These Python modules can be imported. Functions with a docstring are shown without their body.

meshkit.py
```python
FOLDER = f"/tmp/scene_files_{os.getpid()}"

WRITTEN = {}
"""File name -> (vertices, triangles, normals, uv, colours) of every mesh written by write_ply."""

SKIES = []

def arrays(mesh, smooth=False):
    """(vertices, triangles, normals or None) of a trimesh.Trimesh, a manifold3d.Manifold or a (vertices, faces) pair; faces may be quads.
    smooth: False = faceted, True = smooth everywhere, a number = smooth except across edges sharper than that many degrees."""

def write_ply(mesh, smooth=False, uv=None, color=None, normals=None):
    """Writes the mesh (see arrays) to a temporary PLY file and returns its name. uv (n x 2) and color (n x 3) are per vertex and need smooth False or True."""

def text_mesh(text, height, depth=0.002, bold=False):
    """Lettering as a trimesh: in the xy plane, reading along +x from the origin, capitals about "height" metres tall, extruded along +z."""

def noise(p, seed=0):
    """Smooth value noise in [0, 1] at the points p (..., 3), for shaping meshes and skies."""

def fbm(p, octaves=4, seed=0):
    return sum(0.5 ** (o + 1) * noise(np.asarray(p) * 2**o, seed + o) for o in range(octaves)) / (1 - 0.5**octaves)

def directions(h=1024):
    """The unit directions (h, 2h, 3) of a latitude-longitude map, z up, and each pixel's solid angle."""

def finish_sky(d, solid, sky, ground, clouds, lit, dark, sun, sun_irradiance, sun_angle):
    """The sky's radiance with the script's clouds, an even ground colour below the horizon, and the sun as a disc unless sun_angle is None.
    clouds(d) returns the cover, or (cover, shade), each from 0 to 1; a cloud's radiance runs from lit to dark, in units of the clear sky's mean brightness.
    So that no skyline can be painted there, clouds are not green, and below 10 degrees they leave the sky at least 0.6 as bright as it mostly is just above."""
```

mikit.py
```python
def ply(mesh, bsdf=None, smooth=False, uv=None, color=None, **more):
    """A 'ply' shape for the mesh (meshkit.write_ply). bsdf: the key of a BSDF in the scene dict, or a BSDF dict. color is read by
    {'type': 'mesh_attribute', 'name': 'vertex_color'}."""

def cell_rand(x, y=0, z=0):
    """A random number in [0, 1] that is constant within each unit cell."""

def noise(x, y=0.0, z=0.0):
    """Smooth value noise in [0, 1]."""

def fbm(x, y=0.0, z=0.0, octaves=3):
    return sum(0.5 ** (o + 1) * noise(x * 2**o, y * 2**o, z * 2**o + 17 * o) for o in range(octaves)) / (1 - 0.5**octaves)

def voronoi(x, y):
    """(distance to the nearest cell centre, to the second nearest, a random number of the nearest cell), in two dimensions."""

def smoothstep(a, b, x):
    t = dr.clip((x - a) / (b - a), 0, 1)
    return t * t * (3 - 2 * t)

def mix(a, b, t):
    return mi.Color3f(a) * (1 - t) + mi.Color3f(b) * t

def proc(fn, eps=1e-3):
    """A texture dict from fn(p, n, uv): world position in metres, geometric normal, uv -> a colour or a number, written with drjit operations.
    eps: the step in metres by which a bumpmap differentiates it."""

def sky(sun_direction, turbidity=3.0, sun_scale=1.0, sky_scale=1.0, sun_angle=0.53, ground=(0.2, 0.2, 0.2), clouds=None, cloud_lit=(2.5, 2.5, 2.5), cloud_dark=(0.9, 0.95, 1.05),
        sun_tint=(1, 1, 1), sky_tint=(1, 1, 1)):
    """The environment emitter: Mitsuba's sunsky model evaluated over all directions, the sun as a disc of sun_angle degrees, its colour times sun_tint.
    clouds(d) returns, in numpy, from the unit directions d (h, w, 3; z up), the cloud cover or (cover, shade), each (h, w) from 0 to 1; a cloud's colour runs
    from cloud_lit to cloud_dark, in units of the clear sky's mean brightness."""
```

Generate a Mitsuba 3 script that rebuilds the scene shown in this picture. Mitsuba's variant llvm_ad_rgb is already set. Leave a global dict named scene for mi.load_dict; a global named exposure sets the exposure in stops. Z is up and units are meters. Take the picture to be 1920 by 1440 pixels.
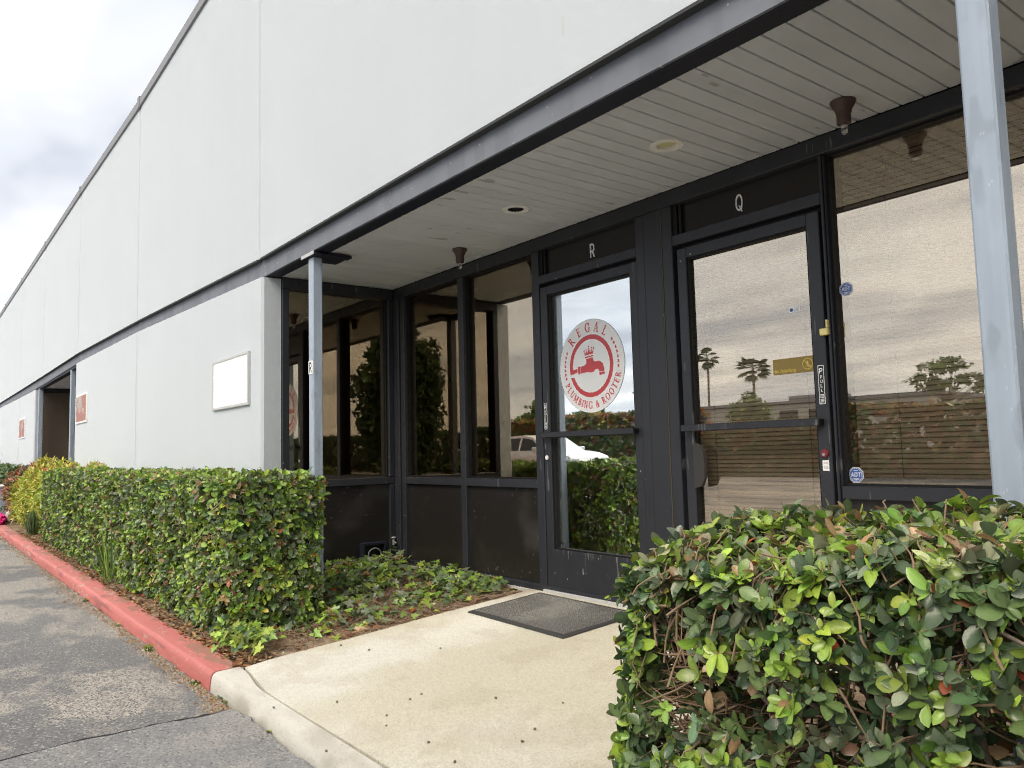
import math, random
import numpy as np
import drjit as dr
import trimesh
import mitsuba as mi
import mikit, meshkit
from mikit import proc, noise, fbm, cell_rand, smoothstep, mix
from shapely import geometry as sg, affinity as sa, union_all

T = mi.ScalarTransform4f
rng = np.random.default_rng(7)
random.seed(7)
scene, labels = {}, {}

# ---------------------------------------------------------------- camera, sky, exposure
EYE = np.array([0.0, 0.0, 0.968])
FW = np.array([-0.78907678, 0.608414, 0.08479529])
UP = np.array([0.08256211, -0.03174657, 0.99608014])
RT = np.array([0.60872106, 0.79298459, -0.02518146])
FPX = 1470.8
scene['camera'] = {'type': 'perspective', 'fov': math.degrees(2 * math.atan(960 / FPX)), 'fov_axis': 'x',
                   'near_clip': 0.02, 'far_clip': 2000.0,
                   'to_world': T().look_at(origin=EYE.tolist(), target=(EYE + FW).tolist(), up=UP.tolist())}


def clouds(d):
    z = np.maximum(d[..., 2], 0.0) + 0.10
    u, v = d[..., 0] / z, d[..., 1] / z
    q = np.stack([u * 0.9, v * 1.6, np.zeros_like(u)], -1)
    a = meshkit.fbm(q + 3.0, 5, 11)
    b = meshkit.fbm(q * 2.3 + 9.0, 4, 31)
    glow = np.clip(d @ np.array([0.24, -0.64, 0.73]), 0, 1)          # thinner cloud towards the sun
    shade = np.clip((0.62 * a + 0.38 * b - 0.43) * 3.0 + 0.56 - 0.80 * glow, 0, 1)
    cover = np.clip(0.97 + 0.4 * (b - 0.45), 0.92, 1.0)
    return cover, shade


scene['sky'] = mikit.sky((0.24, -0.64, 0.73), turbidity=3, sun_tint=(0.95, 1.0, 1.08), sun_scale=0.3, sun_angle=34, clouds=clouds,
                         cloud_lit=(2.22, 2.22, 2.22), cloud_dark=(1.15, 1.24, 1.42))
exposure = 2.68


# ---------------------------------------------------------------- helpers
def numbered(name):
    if name not in scene and name not in labels and not any(k.startswith(name + '__') for k in scene):
        return name
    i = 1
    while True:
        k = f'{name}_{i:03d}'
        if k not in scene and k not in labels:
            return k
        i += 1


_count = {}


def part_key(parent, name):
    base = f'{parent}__{name}'
    n = _count.get(base, 0)
    _count[base] = n + 1
    return base if n == 0 else f'{base}_{n:03d}'


def thing(name, label, cat, group=None, kind=None):
    k = numbered(name)
    labels[k] = {'label': label}
    if cat:
        labels[k]['category'] = cat
    if group:
        labels[k]['group'] = group
    if kind:
        labels[k]['kind'] = kind
    return k


def part(parent, name, mesh, mat, smooth=False, label=None, kind=None, color=None):
    k = part_key(parent, name)
    scene[k] = mikit.ply(mesh, mat, smooth, color=color)
    if label or kind:
        labels[k] = {}
        if label:
            labels[k]['label'] = label
        if kind:
            labels[k]['kind'] = kind
    return k


def single(name, mesh, mat, label, cat=None, group=None, kind=None, smooth=False, color=None):
    k = thing(name, label, cat, group, kind)
    scene[k] = mikit.ply(mesh, mat, smooth, color=color)
    return k


def box(x0, x1, y0, y1, z0, z1, b=0.0):
    if b <= 0:
        m = trimesh.creation.box(extents=(x1 - x0, y1 - y0, z1 - z0))
        m.apply_translation(((x0 + x1) / 2, (y0 + y1) / 2, (z0 + z1) / 2))
        return m
    pts = []
    for x, sx in ((x0, 1), (x1, -1)):
        for y, sy in ((y0, 1), (y1, -1)):
            for z, sz in ((z0, 1), (z1, -1)):
                pts += [(x + sx * b, y + sy * b, z), (x + sx * b, y, z + sz * b), (x, y + sy * b, z + sz * b)]
    return trimesh.convex.convex_hull(np.array(pts))


def cat(ms):
    return trimesh.util.concatenate(list(ms))


def prism(poly, depth):
    return trimesh.creation.extrude_polygon(poly, depth, engine='earcut')


def prisms(poly, depth):
    return cat([prism(g, depth) for g in getattr(poly, 'geoms', [poly]) if g.area > 1e-9])


def on_front(mesh, x, y, z):
    """a mesh drawn in the xy plane, put on an upright face that looks along -y"""
    m = mesh.copy()
    v = m.vertices.copy()
    m.vertices = np.stack([x + v[:, 0], y - v[:, 2], z + v[:, 1]], 1)
    return m


def lathe(profile, n=28, at=(0, 0, 0)):
    m = trimesh.creation.revolve(np.array(profile), sections=n)
    m.apply_translation(at)
    return m


def tubes(paths, radii, sides=5):
    """many tapered tubes as one mesh; paths: list of (k,3); radii: list of (r0, r1)"""
    vs, fs, at = [], [], 0
    ang = np.arange(sides) * 2 * np.pi / sides
    for p, (r0, r1) in zip(paths, radii):
        p = np.asarray(p, float)
        k = len(p)
        t = np.gradient(p, axis=0)
        t /= np.linalg.norm(t, axis=1, keepdims=True) + 1e-12
        ref = np.where(np.abs(t[:, 2:]) < 0.9, [[0, 0, 1.0]], [[1.0, 0, 0]])
        a = np.cross(t, ref)
        a /= np.linalg.norm(a, axis=1, keepdims=True) + 1e-12
        b = np.cross(t, a)
        r = np.linspace(r0, r1, k)
        v = p[:, None] + r[:, None, None] * (np.cos(ang)[None, :, None] * a[:, None] + np.sin(ang)[None, :, None] * b[:, None])
        i, j = np.meshgrid(np.arange(k - 1), np.arange(sides), indexing='ij')
        q = np.stack([i * sides + j, i * sides + (j + 1) % sides, (i + 1) * sides + (j + 1) % sides, (i + 1) * sides + j], -1).reshape(-1, 4)
        vs.append(v.reshape(-1, 3))
        fs.append(np.vstack([q[:, [0, 1, 2]], q[:, [0, 2, 3]]]) + at)
        at += k * sides
    return trimesh.Trimesh(np.vstack(vs), np.vstack(fs), process=False)


def wander(p0, p1, k=6, amp=0.03):
    t = np.linspace(0, 1, k)[:, None]
    p = np.asarray(p0) * (1 - t) + np.asarray(p1) * t
    w = np.cumsum(rng.normal(0, amp, (k, 3)), 0)
    w -= w[0] * (1 - t) + w[-1] * t
    return p + w


def unit(a):
    return a / (np.linalg.norm(a, axis=-1, keepdims=True) + 1e-12)


# ---------------------------------------------------------------- materials
def rgb(*c):
    return {'type': 'rgb', 'value': list(c)}


def pr(color, rough=0.6, spec=0.4, **kw):
    return {'type': 'twosided', 'bsdf': {'type': 'principled', 'base_color': color, 'roughness': rough, 'specular': spec, **kw}}


def bumped(inner, fn, scale, eps=1e-3):
    return {'type': 'twosided', 'bsdf': {'type': 'bumpmap', 'arbitrary': proc(fn, eps), 'scale': scale, 'bsdf': inner}}


def c_wall(p, n, uv):
    a = fbm(p.x * 0.9 + p.y, p.z * 0.7, 2.0, 3)
    runs = 1.6 * fbm(p.x * 9.0 + p.y * 5, p.z * 0.45, 7.0, 3) + 0.5 * noise(p.x * 0.9, p.z * 0.2, 3.0) - 0.3
    speck = smoothstep(0.984, 0.992, cell_rand(dr.floor(p.x * 34), dr.floor(p.z * 20), 3.0)) * smoothstep(0.55, 0.7, noise(p.x * 1.3, p.z * 1.9))
    w = noise(p.z * 23.0, 4.0) - 0.5
    line = smoothstep(0.013, 0.003, dr.abs(p.x + 2.537 + 0.02 * w + 0.03 * (p.z - 2.8))) * smoothstep(0.42, 0.6, noise(p.z * 14.0, 9.0)) * smoothstep(2.66, 2.70, p.z) * smoothstep(3.08, 3.0, p.z)
    scuff = smoothstep(0.73, 0.76, noise(p.x * 38.0, p.z * 9.0, 5.0)) * smoothstep(0.66, 0.72, noise(p.x * 1.7, p.z * 1.7, 8.0))
    c = mi.Color3f(0.53, 0.575, 0.62) * (0.97 + 0.04 * a + 0.013 * (runs - 0.5))
    c = mix(c, mi.Color3f(0.55, 0.55, 0.53), 0.10 * speck + 0.07 * scuff)
    return mix(c, mi.Color3f(0.47, 0.43, 0.37), 0.75 * line)


def h_wall(p, n, uv):
    return fbm(p.x * 30 + p.y * 30, p.z * 30, 1.0, 2) + 3 * noise(p.x * 2.3 + p.y, p.z * 2.1)


scene['m_wall'] = bumped({'type': 'principled', 'base_color': proc(c_wall), 'roughness': 0.72, 'specular': 0.3}, h_wall, 0.0012, 2e-3)


def c_fascia(p, n, uv):
    a = fbm(p.x * 5.0, p.z * 1.2, 1.0, 3)
    streak = smoothstep(0.55, 0.75, noise(p.x * 11.0, p.z * 0.8, 4.0))
    speck = 0.6 * smoothstep(0.9975, 0.999, cell_rand(dr.floor(p.x * 150), dr.floor(p.z * 130), 1.0))
    c = mi.Color3f(0.172, 0.188, 0.220) * (0.9 + 0.2 * a) * (1 - 0.10 * streak)
    return mix(c, mi.Color3f(0.8, 0.8, 0.8), 0.8 * speck)


scene['m_fascia'] = pr(proc(c_fascia), 0.55, 0.35)
scene['m_coping'] = pr(rgb(0.23, 0.235, 0.25), 0.5, 0.4)


def c_dark(p, n, uv):
    a = fbm(p.x * 6 + p.y * 3, p.z * 3.0, 1.0, 3)
    k = cell_rand(dr.floor(p.x * 110), dr.floor(p.z * 110), dr.floor(p.y * 110))
    speck = 0.6 * smoothstep(0.9982, 0.999, k) * smoothstep(0.5, 0.68, noise(p.x * 3.1, p.z * 2.3, 2.0))
    scratch = smoothstep(0.80, 0.84, noise(p.x * 95.0, p.z * 7.0, p.y * 30.0)) * smoothstep(0.62, 0.72, noise(p.x * 4.0, p.z * 4.0, 6.0))
    c = mi.Color3f(0.026, 0.0285, 0.036) * (0.8 + 0.4 * a)
    return mix(c, mi.Color3f(0.6, 0.6, 0.58), 0.75 * speck + 0.16 * scratch)


scene['m_dark'] = pr(proc(c_dark), 0.42, 0.45)
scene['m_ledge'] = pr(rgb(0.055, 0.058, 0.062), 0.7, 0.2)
scene['m_beam'] = pr(rgb(0.014, 0.017, 0.030), 0.55, 0.3)
scene['m_gasket'] = pr(rgb(0.008, 0.008, 0.009), 0.6, 0.3)


def c_panel(p, n, uv):
    d = smoothstep(0.55, 0.80, fbm(p.x * 2.3 + p.y * 2.0, p.z * 2.8, 4.0, 4))
    f = 0.5 * smoothstep(0.86, 0.92, noise(p.x * 52 + p.y * 52, p.z * 44, 2.0)) * smoothstep(0.6, 0.72, noise(p.x * 3 + p.y * 3, p.z * 4, 3.0))
    c = mix(mi.Color3f(0.020, 0.018, 0.017), mi.Color3f(0.052, 0.050, 0.047), 0.7 * d)
    return mix(c, mi.Color3f(0.2, 0.19, 0.18), 0.5 * f)


scene['m_panel'] = pr(proc(c_panel), 0.28, 0.42)
scene['m_transom'] = pr(rgb(0.017, 0.015, 0.014), 0.14, 0.42)


def c_soffit(p, n, uv):
    k = cell_rand(dr.floor((p.x + 6.4) / 0.1035), 0.0, 2.0)
    a = fbm(p.x * 5.0, p.y * 2.2, 1.0, 3)
    c = mi.Color3f(0.605, 0.635, 0.675) * (0.92 + 0.07 * k + 0.10 * (a - 0.5))
    chip = smoothstep(0.80, 0.83, noise(p.x * 30, p.y * 9, 3.0)) * smoothstep(0.68, 0.74, noise(p.x * 2.0, p.y * 2.0, 1.0))
    return mix(c, mi.Color3f(0.2, 0.19, 0.17), 0.5 * chip)


scene['m_soffit'] = pr(proc(c_soffit), 0.6, 0.3)


def c_post(p, n, uv):
    a = fbm(p.x * 40 + p.y * 40, p.z * 1.6, 1.0, 3)
    b = fbm(p.x * 14 + p.y * 14, p.z * 5.0, 5.0, 3)
    dirt = smoothstep(0.63, 0.74, fbm(p.x * 17 + p.y * 17, p.z * 6.0, 11.0, 3)) * 0.45
    speck = smoothstep(0.983, 0.99, cell_rand(dr.floor(p.x * 260), dr.floor(p.z * 120), dr.floor(p.y * 260))) * smoothstep(0.52, 0.7, noise(p.x * 30, p.z * 4.0, 2.0))
    c = mi.Color3f(0.36, 0.43, 0.525) * (0.84 + 0.2 * a + 0.14 * (b - 0.5))
    c = mix(c, mi.Color3f(0.17, 0.20, 0.25), 0.7 * dirt)
    return mix(c, mi.Color3f(0.72, 0.74, 0.76), 0.3 * speck)


def h_post(p, n, uv):
    return fbm(p.x * 60 + p.y * 60, p.z * 9, 3.0, 3)


scene['m_post'] = bumped({'type': 'principled', 'base_color': proc(c_post), 'roughness': 0.45, 'specular': 0.4}, h_post, 0.0016, 2e-3)


def c_path(p, n, uv):
    a = fbm(p.x * 1.5, p.y * 1.5, 1.0, 4)
    b = noise(p.x * 160, p.y * 160)
    k = cell_rand(dr.floor(p.x * 240), dr.floor(p.y * 240), 5.0)
    c = mix(mi.Color3f(0.495, 0.475, 0.385), mi.Color3f(0.565, 0.56, 0.505), smoothstep(0.35, 0.66, a))
    c = c * (0.85 + 0.21 * b)
    c = mix(c, mi.Color3f(0.30, 0.24, 0.17), 0.45 * smoothstep(0.90, 0.97, k) + 0.17 * smoothstep(0.56, 0.68, fbm(p.x * 4.3, p.y * 5.2, 3.0, 4)))
    return mix(c, mi.Color3f(0.25, 0.18, 0.12), 0.55 * smoothstep(0.62, 0.70, fbm(p.x * 7.0, p.y * 2.0, 8.0, 3)) * smoothstep(-4.30, -4.40, p.x))


def h_grain(p, n, uv):
    return fbm(p.x * 120, p.y * 120, p.z * 120, 3)


scene['m_path'] = bumped({'type': 'principled', 'base_color': proc(c_path), 'roughness': 0.85, 'specular': 0.25}, h_grain, 0.0035, 1e-3)


def c_kerb(p, n, uv):
    a = fbm(p.x * 3.5, p.y * 6.0, p.z * 6.0, 4)
    k = cell_rand(dr.floor(p.x * 170), dr.floor(p.y * 170), dr.floor(p.z * 170))
    c = mix(mi.Color3f(0.36, 0.345, 0.30), mi.Color3f(0.52, 0.51, 0.47), smoothstep(0.35, 0.65, a))
    return mix(c, mi.Color3f(0.2, 0.18, 0.15), 0.4 * smoothstep(0.95, 0.98, k))


scene['m_kerb'] = bumped({'type': 'principled', 'base_color': proc(c_kerb), 'roughness': 0.85, 'specular': 0.25}, h_grain, 0.004, 1e-3)


def c_red(p, n, uv):
    a = fbm(p.x * 2.5, p.y * 9.0, p.z * 9.0, 4)
    c = mi.Color3f(0.46, 0.148, 0.135) * (0.86 + 0.28 * a)
    soil = smoothstep(0.50, 0.62, fbm(p.x * 4.0, p.y * 12.0, 3.0, 4) + 2.8 * (p.y - 1.440))
    worn = smoothstep(0.62, 0.70, fbm(p.x * 16.0, p.y * 34.0, p.z * 34.0, 3))
    c = mix(c, mi.Color3f(0.55, 0.25, 0.22), 0.30 * worn)
    chip = smoothstep(0.78, 0.80, noise(p.x * 55, p.y * 50, p.z * 50)) * smoothstep(0.56, 0.66, noise(p.x * 3.0, p.z * 6.0, 1.0))
    c = mix(c, mi.Color3f(0.42, 0.38, 0.33), 0.35 * chip)
    scuff = smoothstep(0.66, 0.74, noise(p.x * 3.3, p.z * 60.0, 2.0)) * smoothstep(0.5, 0.64, noise(p.x * 1.1, 4.0, 1.0))
    bare = smoothstep(0.57, 0.63, fbm(p.x * 9.0, p.y * 30.0, p.z * 30.0, 4)) * smoothstep(0.50, 0.62, noise(p.x * 1.7, p.y * 8.0, 6.0))
    c = mix(c, mi.Color3f(0.13, 0.075, 0.07), 0.4 * scuff)
    c = mix(c, mi.Color3f(0.44, 0.36, 0.32), 0.55 * bare)
    return mix(c, mi.Color3f(0.22, 0.145, 0.10), 0.62 * soil)


scene['m_red'] = bumped({'type': 'principled', 'base_color': proc(c_red), 'roughness': 0.55, 'specular': 0.4}, h_grain, 0.002, 1e-3)


def asphalt_colour(p, tone, tan):
    k = cell_rand(dr.floor(p.x * 120 + 0.4 * noise(p.x * 50, p.y * 50)), dr.floor(p.y * 120), 3.0)
    k2 = cell_rand(dr.floor(p.x * 62), dr.floor(p.y * 62), 9.0)
    m = fbm(p.x * 0.85 + 4.2, p.y * 1.35 + 7.7, 2.0, 4)
    m2 = fbm(p.x * 4.1, p.y * 5.5, 5.0, 3)
    worn = smoothstep(0.40, 0.53, m * 0.66 + m2 * 0.34)
    worn = 0.85 * tan * worn
    c = mi.Color3f(0.150, 0.151, 0.157) * tone * (0.82 + 0.36 * fbm(p.x * 2.0, p.y * 2.0, 1.0, 4))
    c = mix(c, mi.Color3f(0.43, 0.392, 0.34), worn * smoothstep(0.30, 0.60, k) * 0.9)
    c = mix(c, mi.Color3f(0.34, 0.33, 0.31), 0.7 * smoothstep(0.87, 0.95, k) + 0.5 * smoothstep(0.955, 0.985, k2))
    return mix(c, mi.Color3f(0.035, 0.035, 0.037), 0.5 * smoothstep(0.12, 0.05, k))


def c_asphalt(p, n, uv):
    return asphalt_colour(p, 1.0, 1.0)


def c_asphalt2(p, n, uv):
    return asphalt_colour(p, 1.25, 0.45)


def h_asphalt(p, n, uv):
    return fbm(p.x * 95, p.y * 95, 1.0, 3) + 0.8 * noise(p.x * 45, p.y * 45)


scene['m_asphalt'] = bumped({'type': 'principled', 'base_color': proc(c_asphalt), 'roughness': 0.85, 'specular': 0.3}, h_asphalt, 0.007, 1.5e-3)
scene['m_asphalt2'] = bumped({'type': 'principled', 'base_color': proc(c_asphalt2), 'roughness': 0.85, 'specular': 0.3}, h_asphalt, 0.006, 1.5e-3)
scene['m_tar'] = pr(rgb(0.022, 0.022, 0.023), 0.8, 0.3)


def c_soil(p, n, uv):
    a = fbm(p.x * 6, p.y * 6, 1.0, 4)
    k = cell_rand(dr.floor(p.x * 150), dr.floor(p.y * 150), 2.0)
    c = mix(mi.Color3f(0.13, 0.085, 0.056), mi.Color3f(0.26, 0.195, 0.14), smoothstep(0.35, 0.68, a))
    return mix(c * (0.7 + 0.5 * k), mi.Color3f(0.42, 0.35, 0.27), 0.5 * smoothstep(0.93, 0.97, k))


scene['m_soil'] = bumped({'type': 'principled', 'base_color': proc(c_soil), 'roughness': 0.95, 'specular': 0.1}, h_grain, 0.012, 2e-3)
scene['m_dirt'] = pr(rgb(0.2, 0.16, 0.115), 0.95, 0.1)

# leaves and twigs: one colour per leaf, stored on its vertices
VC = {'type': 'mesh_attribute', 'name': 'vertex_color'}
scene['m_leaf'] = {'type': 'blendbsdf', 'weight': 0.62,
                   'thin': {'type': 'principledthin', 'base_color': VC, 'roughness': 0.5, 'diff_trans': 0.9, 'eta': 1.4},
                   'wax': {'type': 'twosided', 'bsdf': {'type': 'principled', 'base_color': VC, 'roughness': 0.26, 'specular': 0.7}}}
scene['m_twig'] = pr(rgb(0.26, 0.185, 0.125), 0.9, 0.15)
scene['m_seed'] = pr(rgb(0.13, 0.105, 0.085), 0.8, 0.2)
scene['m_pink'] = pr(rgb(0.75, 0.035, 0.22), 0.7, 0.2)
scene['m_farwall'] = pr(rgb(0.55, 0.53, 0.49), 0.8, 0.2)
scene['m_carwhite'] = pr(rgb(0.75, 0.76, 0.77), 0.25, 0.5, clearcoat=0.6, clearcoat_gloss=0.95)
scene['m_carred'] = pr(rgb(0.42, 0.03, 0.04), 0.25, 0.5, clearcoat=0.6, clearcoat_gloss=0.95)
scene['m_carglass'] = pr(rgb(0.02, 0.022, 0.024), 0.06, 0.5)
scene['m_matt'] = {'type': 'twosided', 'bsdf': {'type': 'diffuse', 'reflectance': VC}}


def c_bark(p, n, uv):
    a = fbm(p.x * 90, p.y * 90, p.z * 60, 3)
    return mix(mi.Color3f(0.11, 0.08, 0.06), mi.Color3f(0.30, 0.25, 0.21), a)


scene['m_bark'] = pr(proc(c_bark), 0.85, 0.2)

# glass
scene['m_glass_bronze'] = {'type': 'thindielectric', 'int_ior': 3.9, 'ext_ior': 1.0, 'specular_reflectance': rgb(1.0, 0.885, 0.72), 'specular_transmittance': rgb(0.66, 0.61, 0.54)}
scene['m_glass_dark'] = {'type': 'thindielectric', 'int_ior': 3.0, 'ext_ior': 1.0, 'specular_reflectance': rgb(1.0, 0.85, 0.64), 'specular_transmittance': rgb(0.22, 0.19, 0.15)}
scene['m_glass_mirror'] = {'type': 'thindielectric', 'int_ior': 13.0, 'ext_ior': 1.0, 'specular_reflectance': rgb(0.97, 1.0, 0.985), 'specular_transmittance': rgb(0.3, 0.33, 0.32)}
scene['m_blind'] = pr(rgb(0.70, 0.67, 0.63), 0.8, 0.1)
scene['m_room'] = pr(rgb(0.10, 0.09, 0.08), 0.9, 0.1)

# small things
scene['m_white'] = pr(rgb(0.88, 0.885, 0.88), 0.35, 0.45)
scene['m_paper'] = pr(rgb(0.86, 0.87, 0.88), 0.4, 0.4)
scene['m_alu'] = pr(rgb(0.48, 0.49, 0.50), 0.4, 0.4)
scene['m_print_red'] = pr(rgb(0.58, 0.075, 0.085), 0.35, 0.4)
scene['m_print_black'] = pr(rgb(0.03, 0.03, 0.032), 0.4, 0.4)
scene['m_blue'] = pr(rgb(0.035, 0.10, 0.36), 0.35, 0.4)
scene['m_brass'] = pr(rgb(0.78, 0.66, 0.26), 0.3, 0.5, metallic=0.6)
scene['m_goldplate'] = pr(rgb(0.27, 0.19, 0.052), 0.4, 0.5, metallic=0.3)
scene['m_goldprint'] = pr(rgb(0.66, 0.50, 0.10), 0.4, 0.4)
scene['m_strip'] = pr(rgb(0.10, 0.085, 0.055), 0.5, 0.3)
scene['m_brown'] = pr(rgb(0.115, 0.092, 0.07), 0.5, 0.3)
scene['m_bronze'] = pr(rgb(0.085, 0.052, 0.045), 0.38, 0.5, metallic=0.3)
scene['m_bulb'] = {'type': 'dielectric', 'int_ior': 1.45}
scene['m_trim'] = pr(rgb(0.82, 0.82, 0.80), 0.5, 0.3)
scene['m_lens'] = pr(rgb(0.62, 0.58, 0.34), 0.35, 0.4)
scene['m_black'] = pr(rgb(0.012, 0.012, 0.012), 0.5, 0.4)
scene['m_maroon'] = pr(rgb(0.26, 0.045, 0.06), 0.3, 0.5, metallic=0.3)
scene['m_steel'] = pr(rgb(0.55, 0.55, 0.55), 0.3, 0.5, metallic=0.7)
scene['m_rubber'] = pr(rgb(0.045, 0.044, 0.044), 0.7, 0.3)


def c_mat(p, n, uv):
    fx, fy = p.x * 62.0, p.y * 62.0
    u, v = fx - dr.floor(fx), fy - dr.floor(fy)
    knob = smoothstep(0.10, 0.24, u) * smoothstep(0.90, 0.76, u) * smoothstep(0.10, 0.24, v) * smoothstep(0.90, 0.76, v)
    k = cell_rand(dr.floor(fx), dr.floor(fy), 1.0)
    d = fbm(p.x * 5, p.y * 5, 1.0, 4)
    c = mix(mi.Color3f(0.20, 0.197, 0.188), mi.Color3f(0.44, 0.435, 0.41), smoothstep(0.35, 0.62, d) * 0.7 + 0.3 * k)
    return mix(mi.Color3f(0.035, 0.034, 0.033), c, knob)


def h_mat(p, n, uv):
    fx, fy = p.x * 62.0, p.y * 62.0
    u, v = fx - dr.floor(fx), fy - dr.floor(fy)
    return smoothstep(0.06, 0.26, u) * smoothstep(0.94, 0.74, u) * smoothstep(0.06, 0.26, v) * smoothstep(0.94, 0.74, v)


scene['m_mat'] = bumped({'type': 'principled', 'base_color': proc(c_mat), 'roughness': 0.9, 'specular': 0.2}, h_mat, 0.004, 8e-4)


def c_faded(p, n, uv):
    a = fbm(p.x * 3.0, p.z * 6.0, 2.0, 3)
    b = noise(p.x * 6.0, p.z * 11.0, 4.0)
    c = mix(mi.Color3f(0.36, 0.35, 0.34), mi.Color3f(0.36, 0.185, 0.155), smoothstep(0.36, 0.46, a + 0.9 * (1.93 - p.z)))
    return mix(c, mi.Color3f(0.52, 0.38, 0.35), 0.8 * smoothstep(0.68, 0.76, b))


scene['m_faded'] = pr(proc(c_faded), 0.5, 0.3)

# ---------------------------------------------------------------- the ground
def single_structure(name, mesh, mat, label, smooth=False):
    return single(name, mesh, mat, label, kind='structure', smooth=smooth)


single_structure('ground', box(-900, 900, -900, 900, -0.8, -0.335), 'm_tar', 'dark base ground under the whole site')


def jag(n, amp, seed):
    r = np.random.default_rng(seed)
    w = r.normal(0, 1, n)
    w = np.convolve(w, np.ones(3) / 3, 'same')
    return amp * w


def crack_x(y, side):
    return -4.036 + 0.016 * np.sin(y * 5.1 + 0.6) + 0.008 * np.sin(y * 17 + side) + side * 0.015


ys = np.linspace(-1.0, 1.30, 60)
CRACK = jag(60, 0.012, 1)
xs_l = np.concatenate([[-60.0], np.linspace(-20, -4.05, 220)])
edge_l = 1.322 + 0.006 * rng.normal(0, 1, len(xs_l))
poly = [(-60, -1.0)] + [(x, y) for x, y in zip(crack_x(ys, -1) + CRACK + jag(60, 0.004, 6), ys)] + [(x, y) for x, y in zip(xs_l[::-1], edge_l[::-1])]
near = prism(sg.Polygon(poly), 0.06)
near.apply_translation((0, 0, -0.335))


def lot(x0, x1):
    v = np.array([(x0, -1.0, -0.275), (x1, -1.0, -0.275), (x1, -13.0, -0.01), (x0, -13.0, -0.01), (x0, -60.0, 0.0), (x1, -60.0, 0.0)])
    return trimesh.Trimesh(v, [(0, 2, 1), (0, 3, 2), (3, 5, 2), (3, 4, 5)], process=False)


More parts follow.
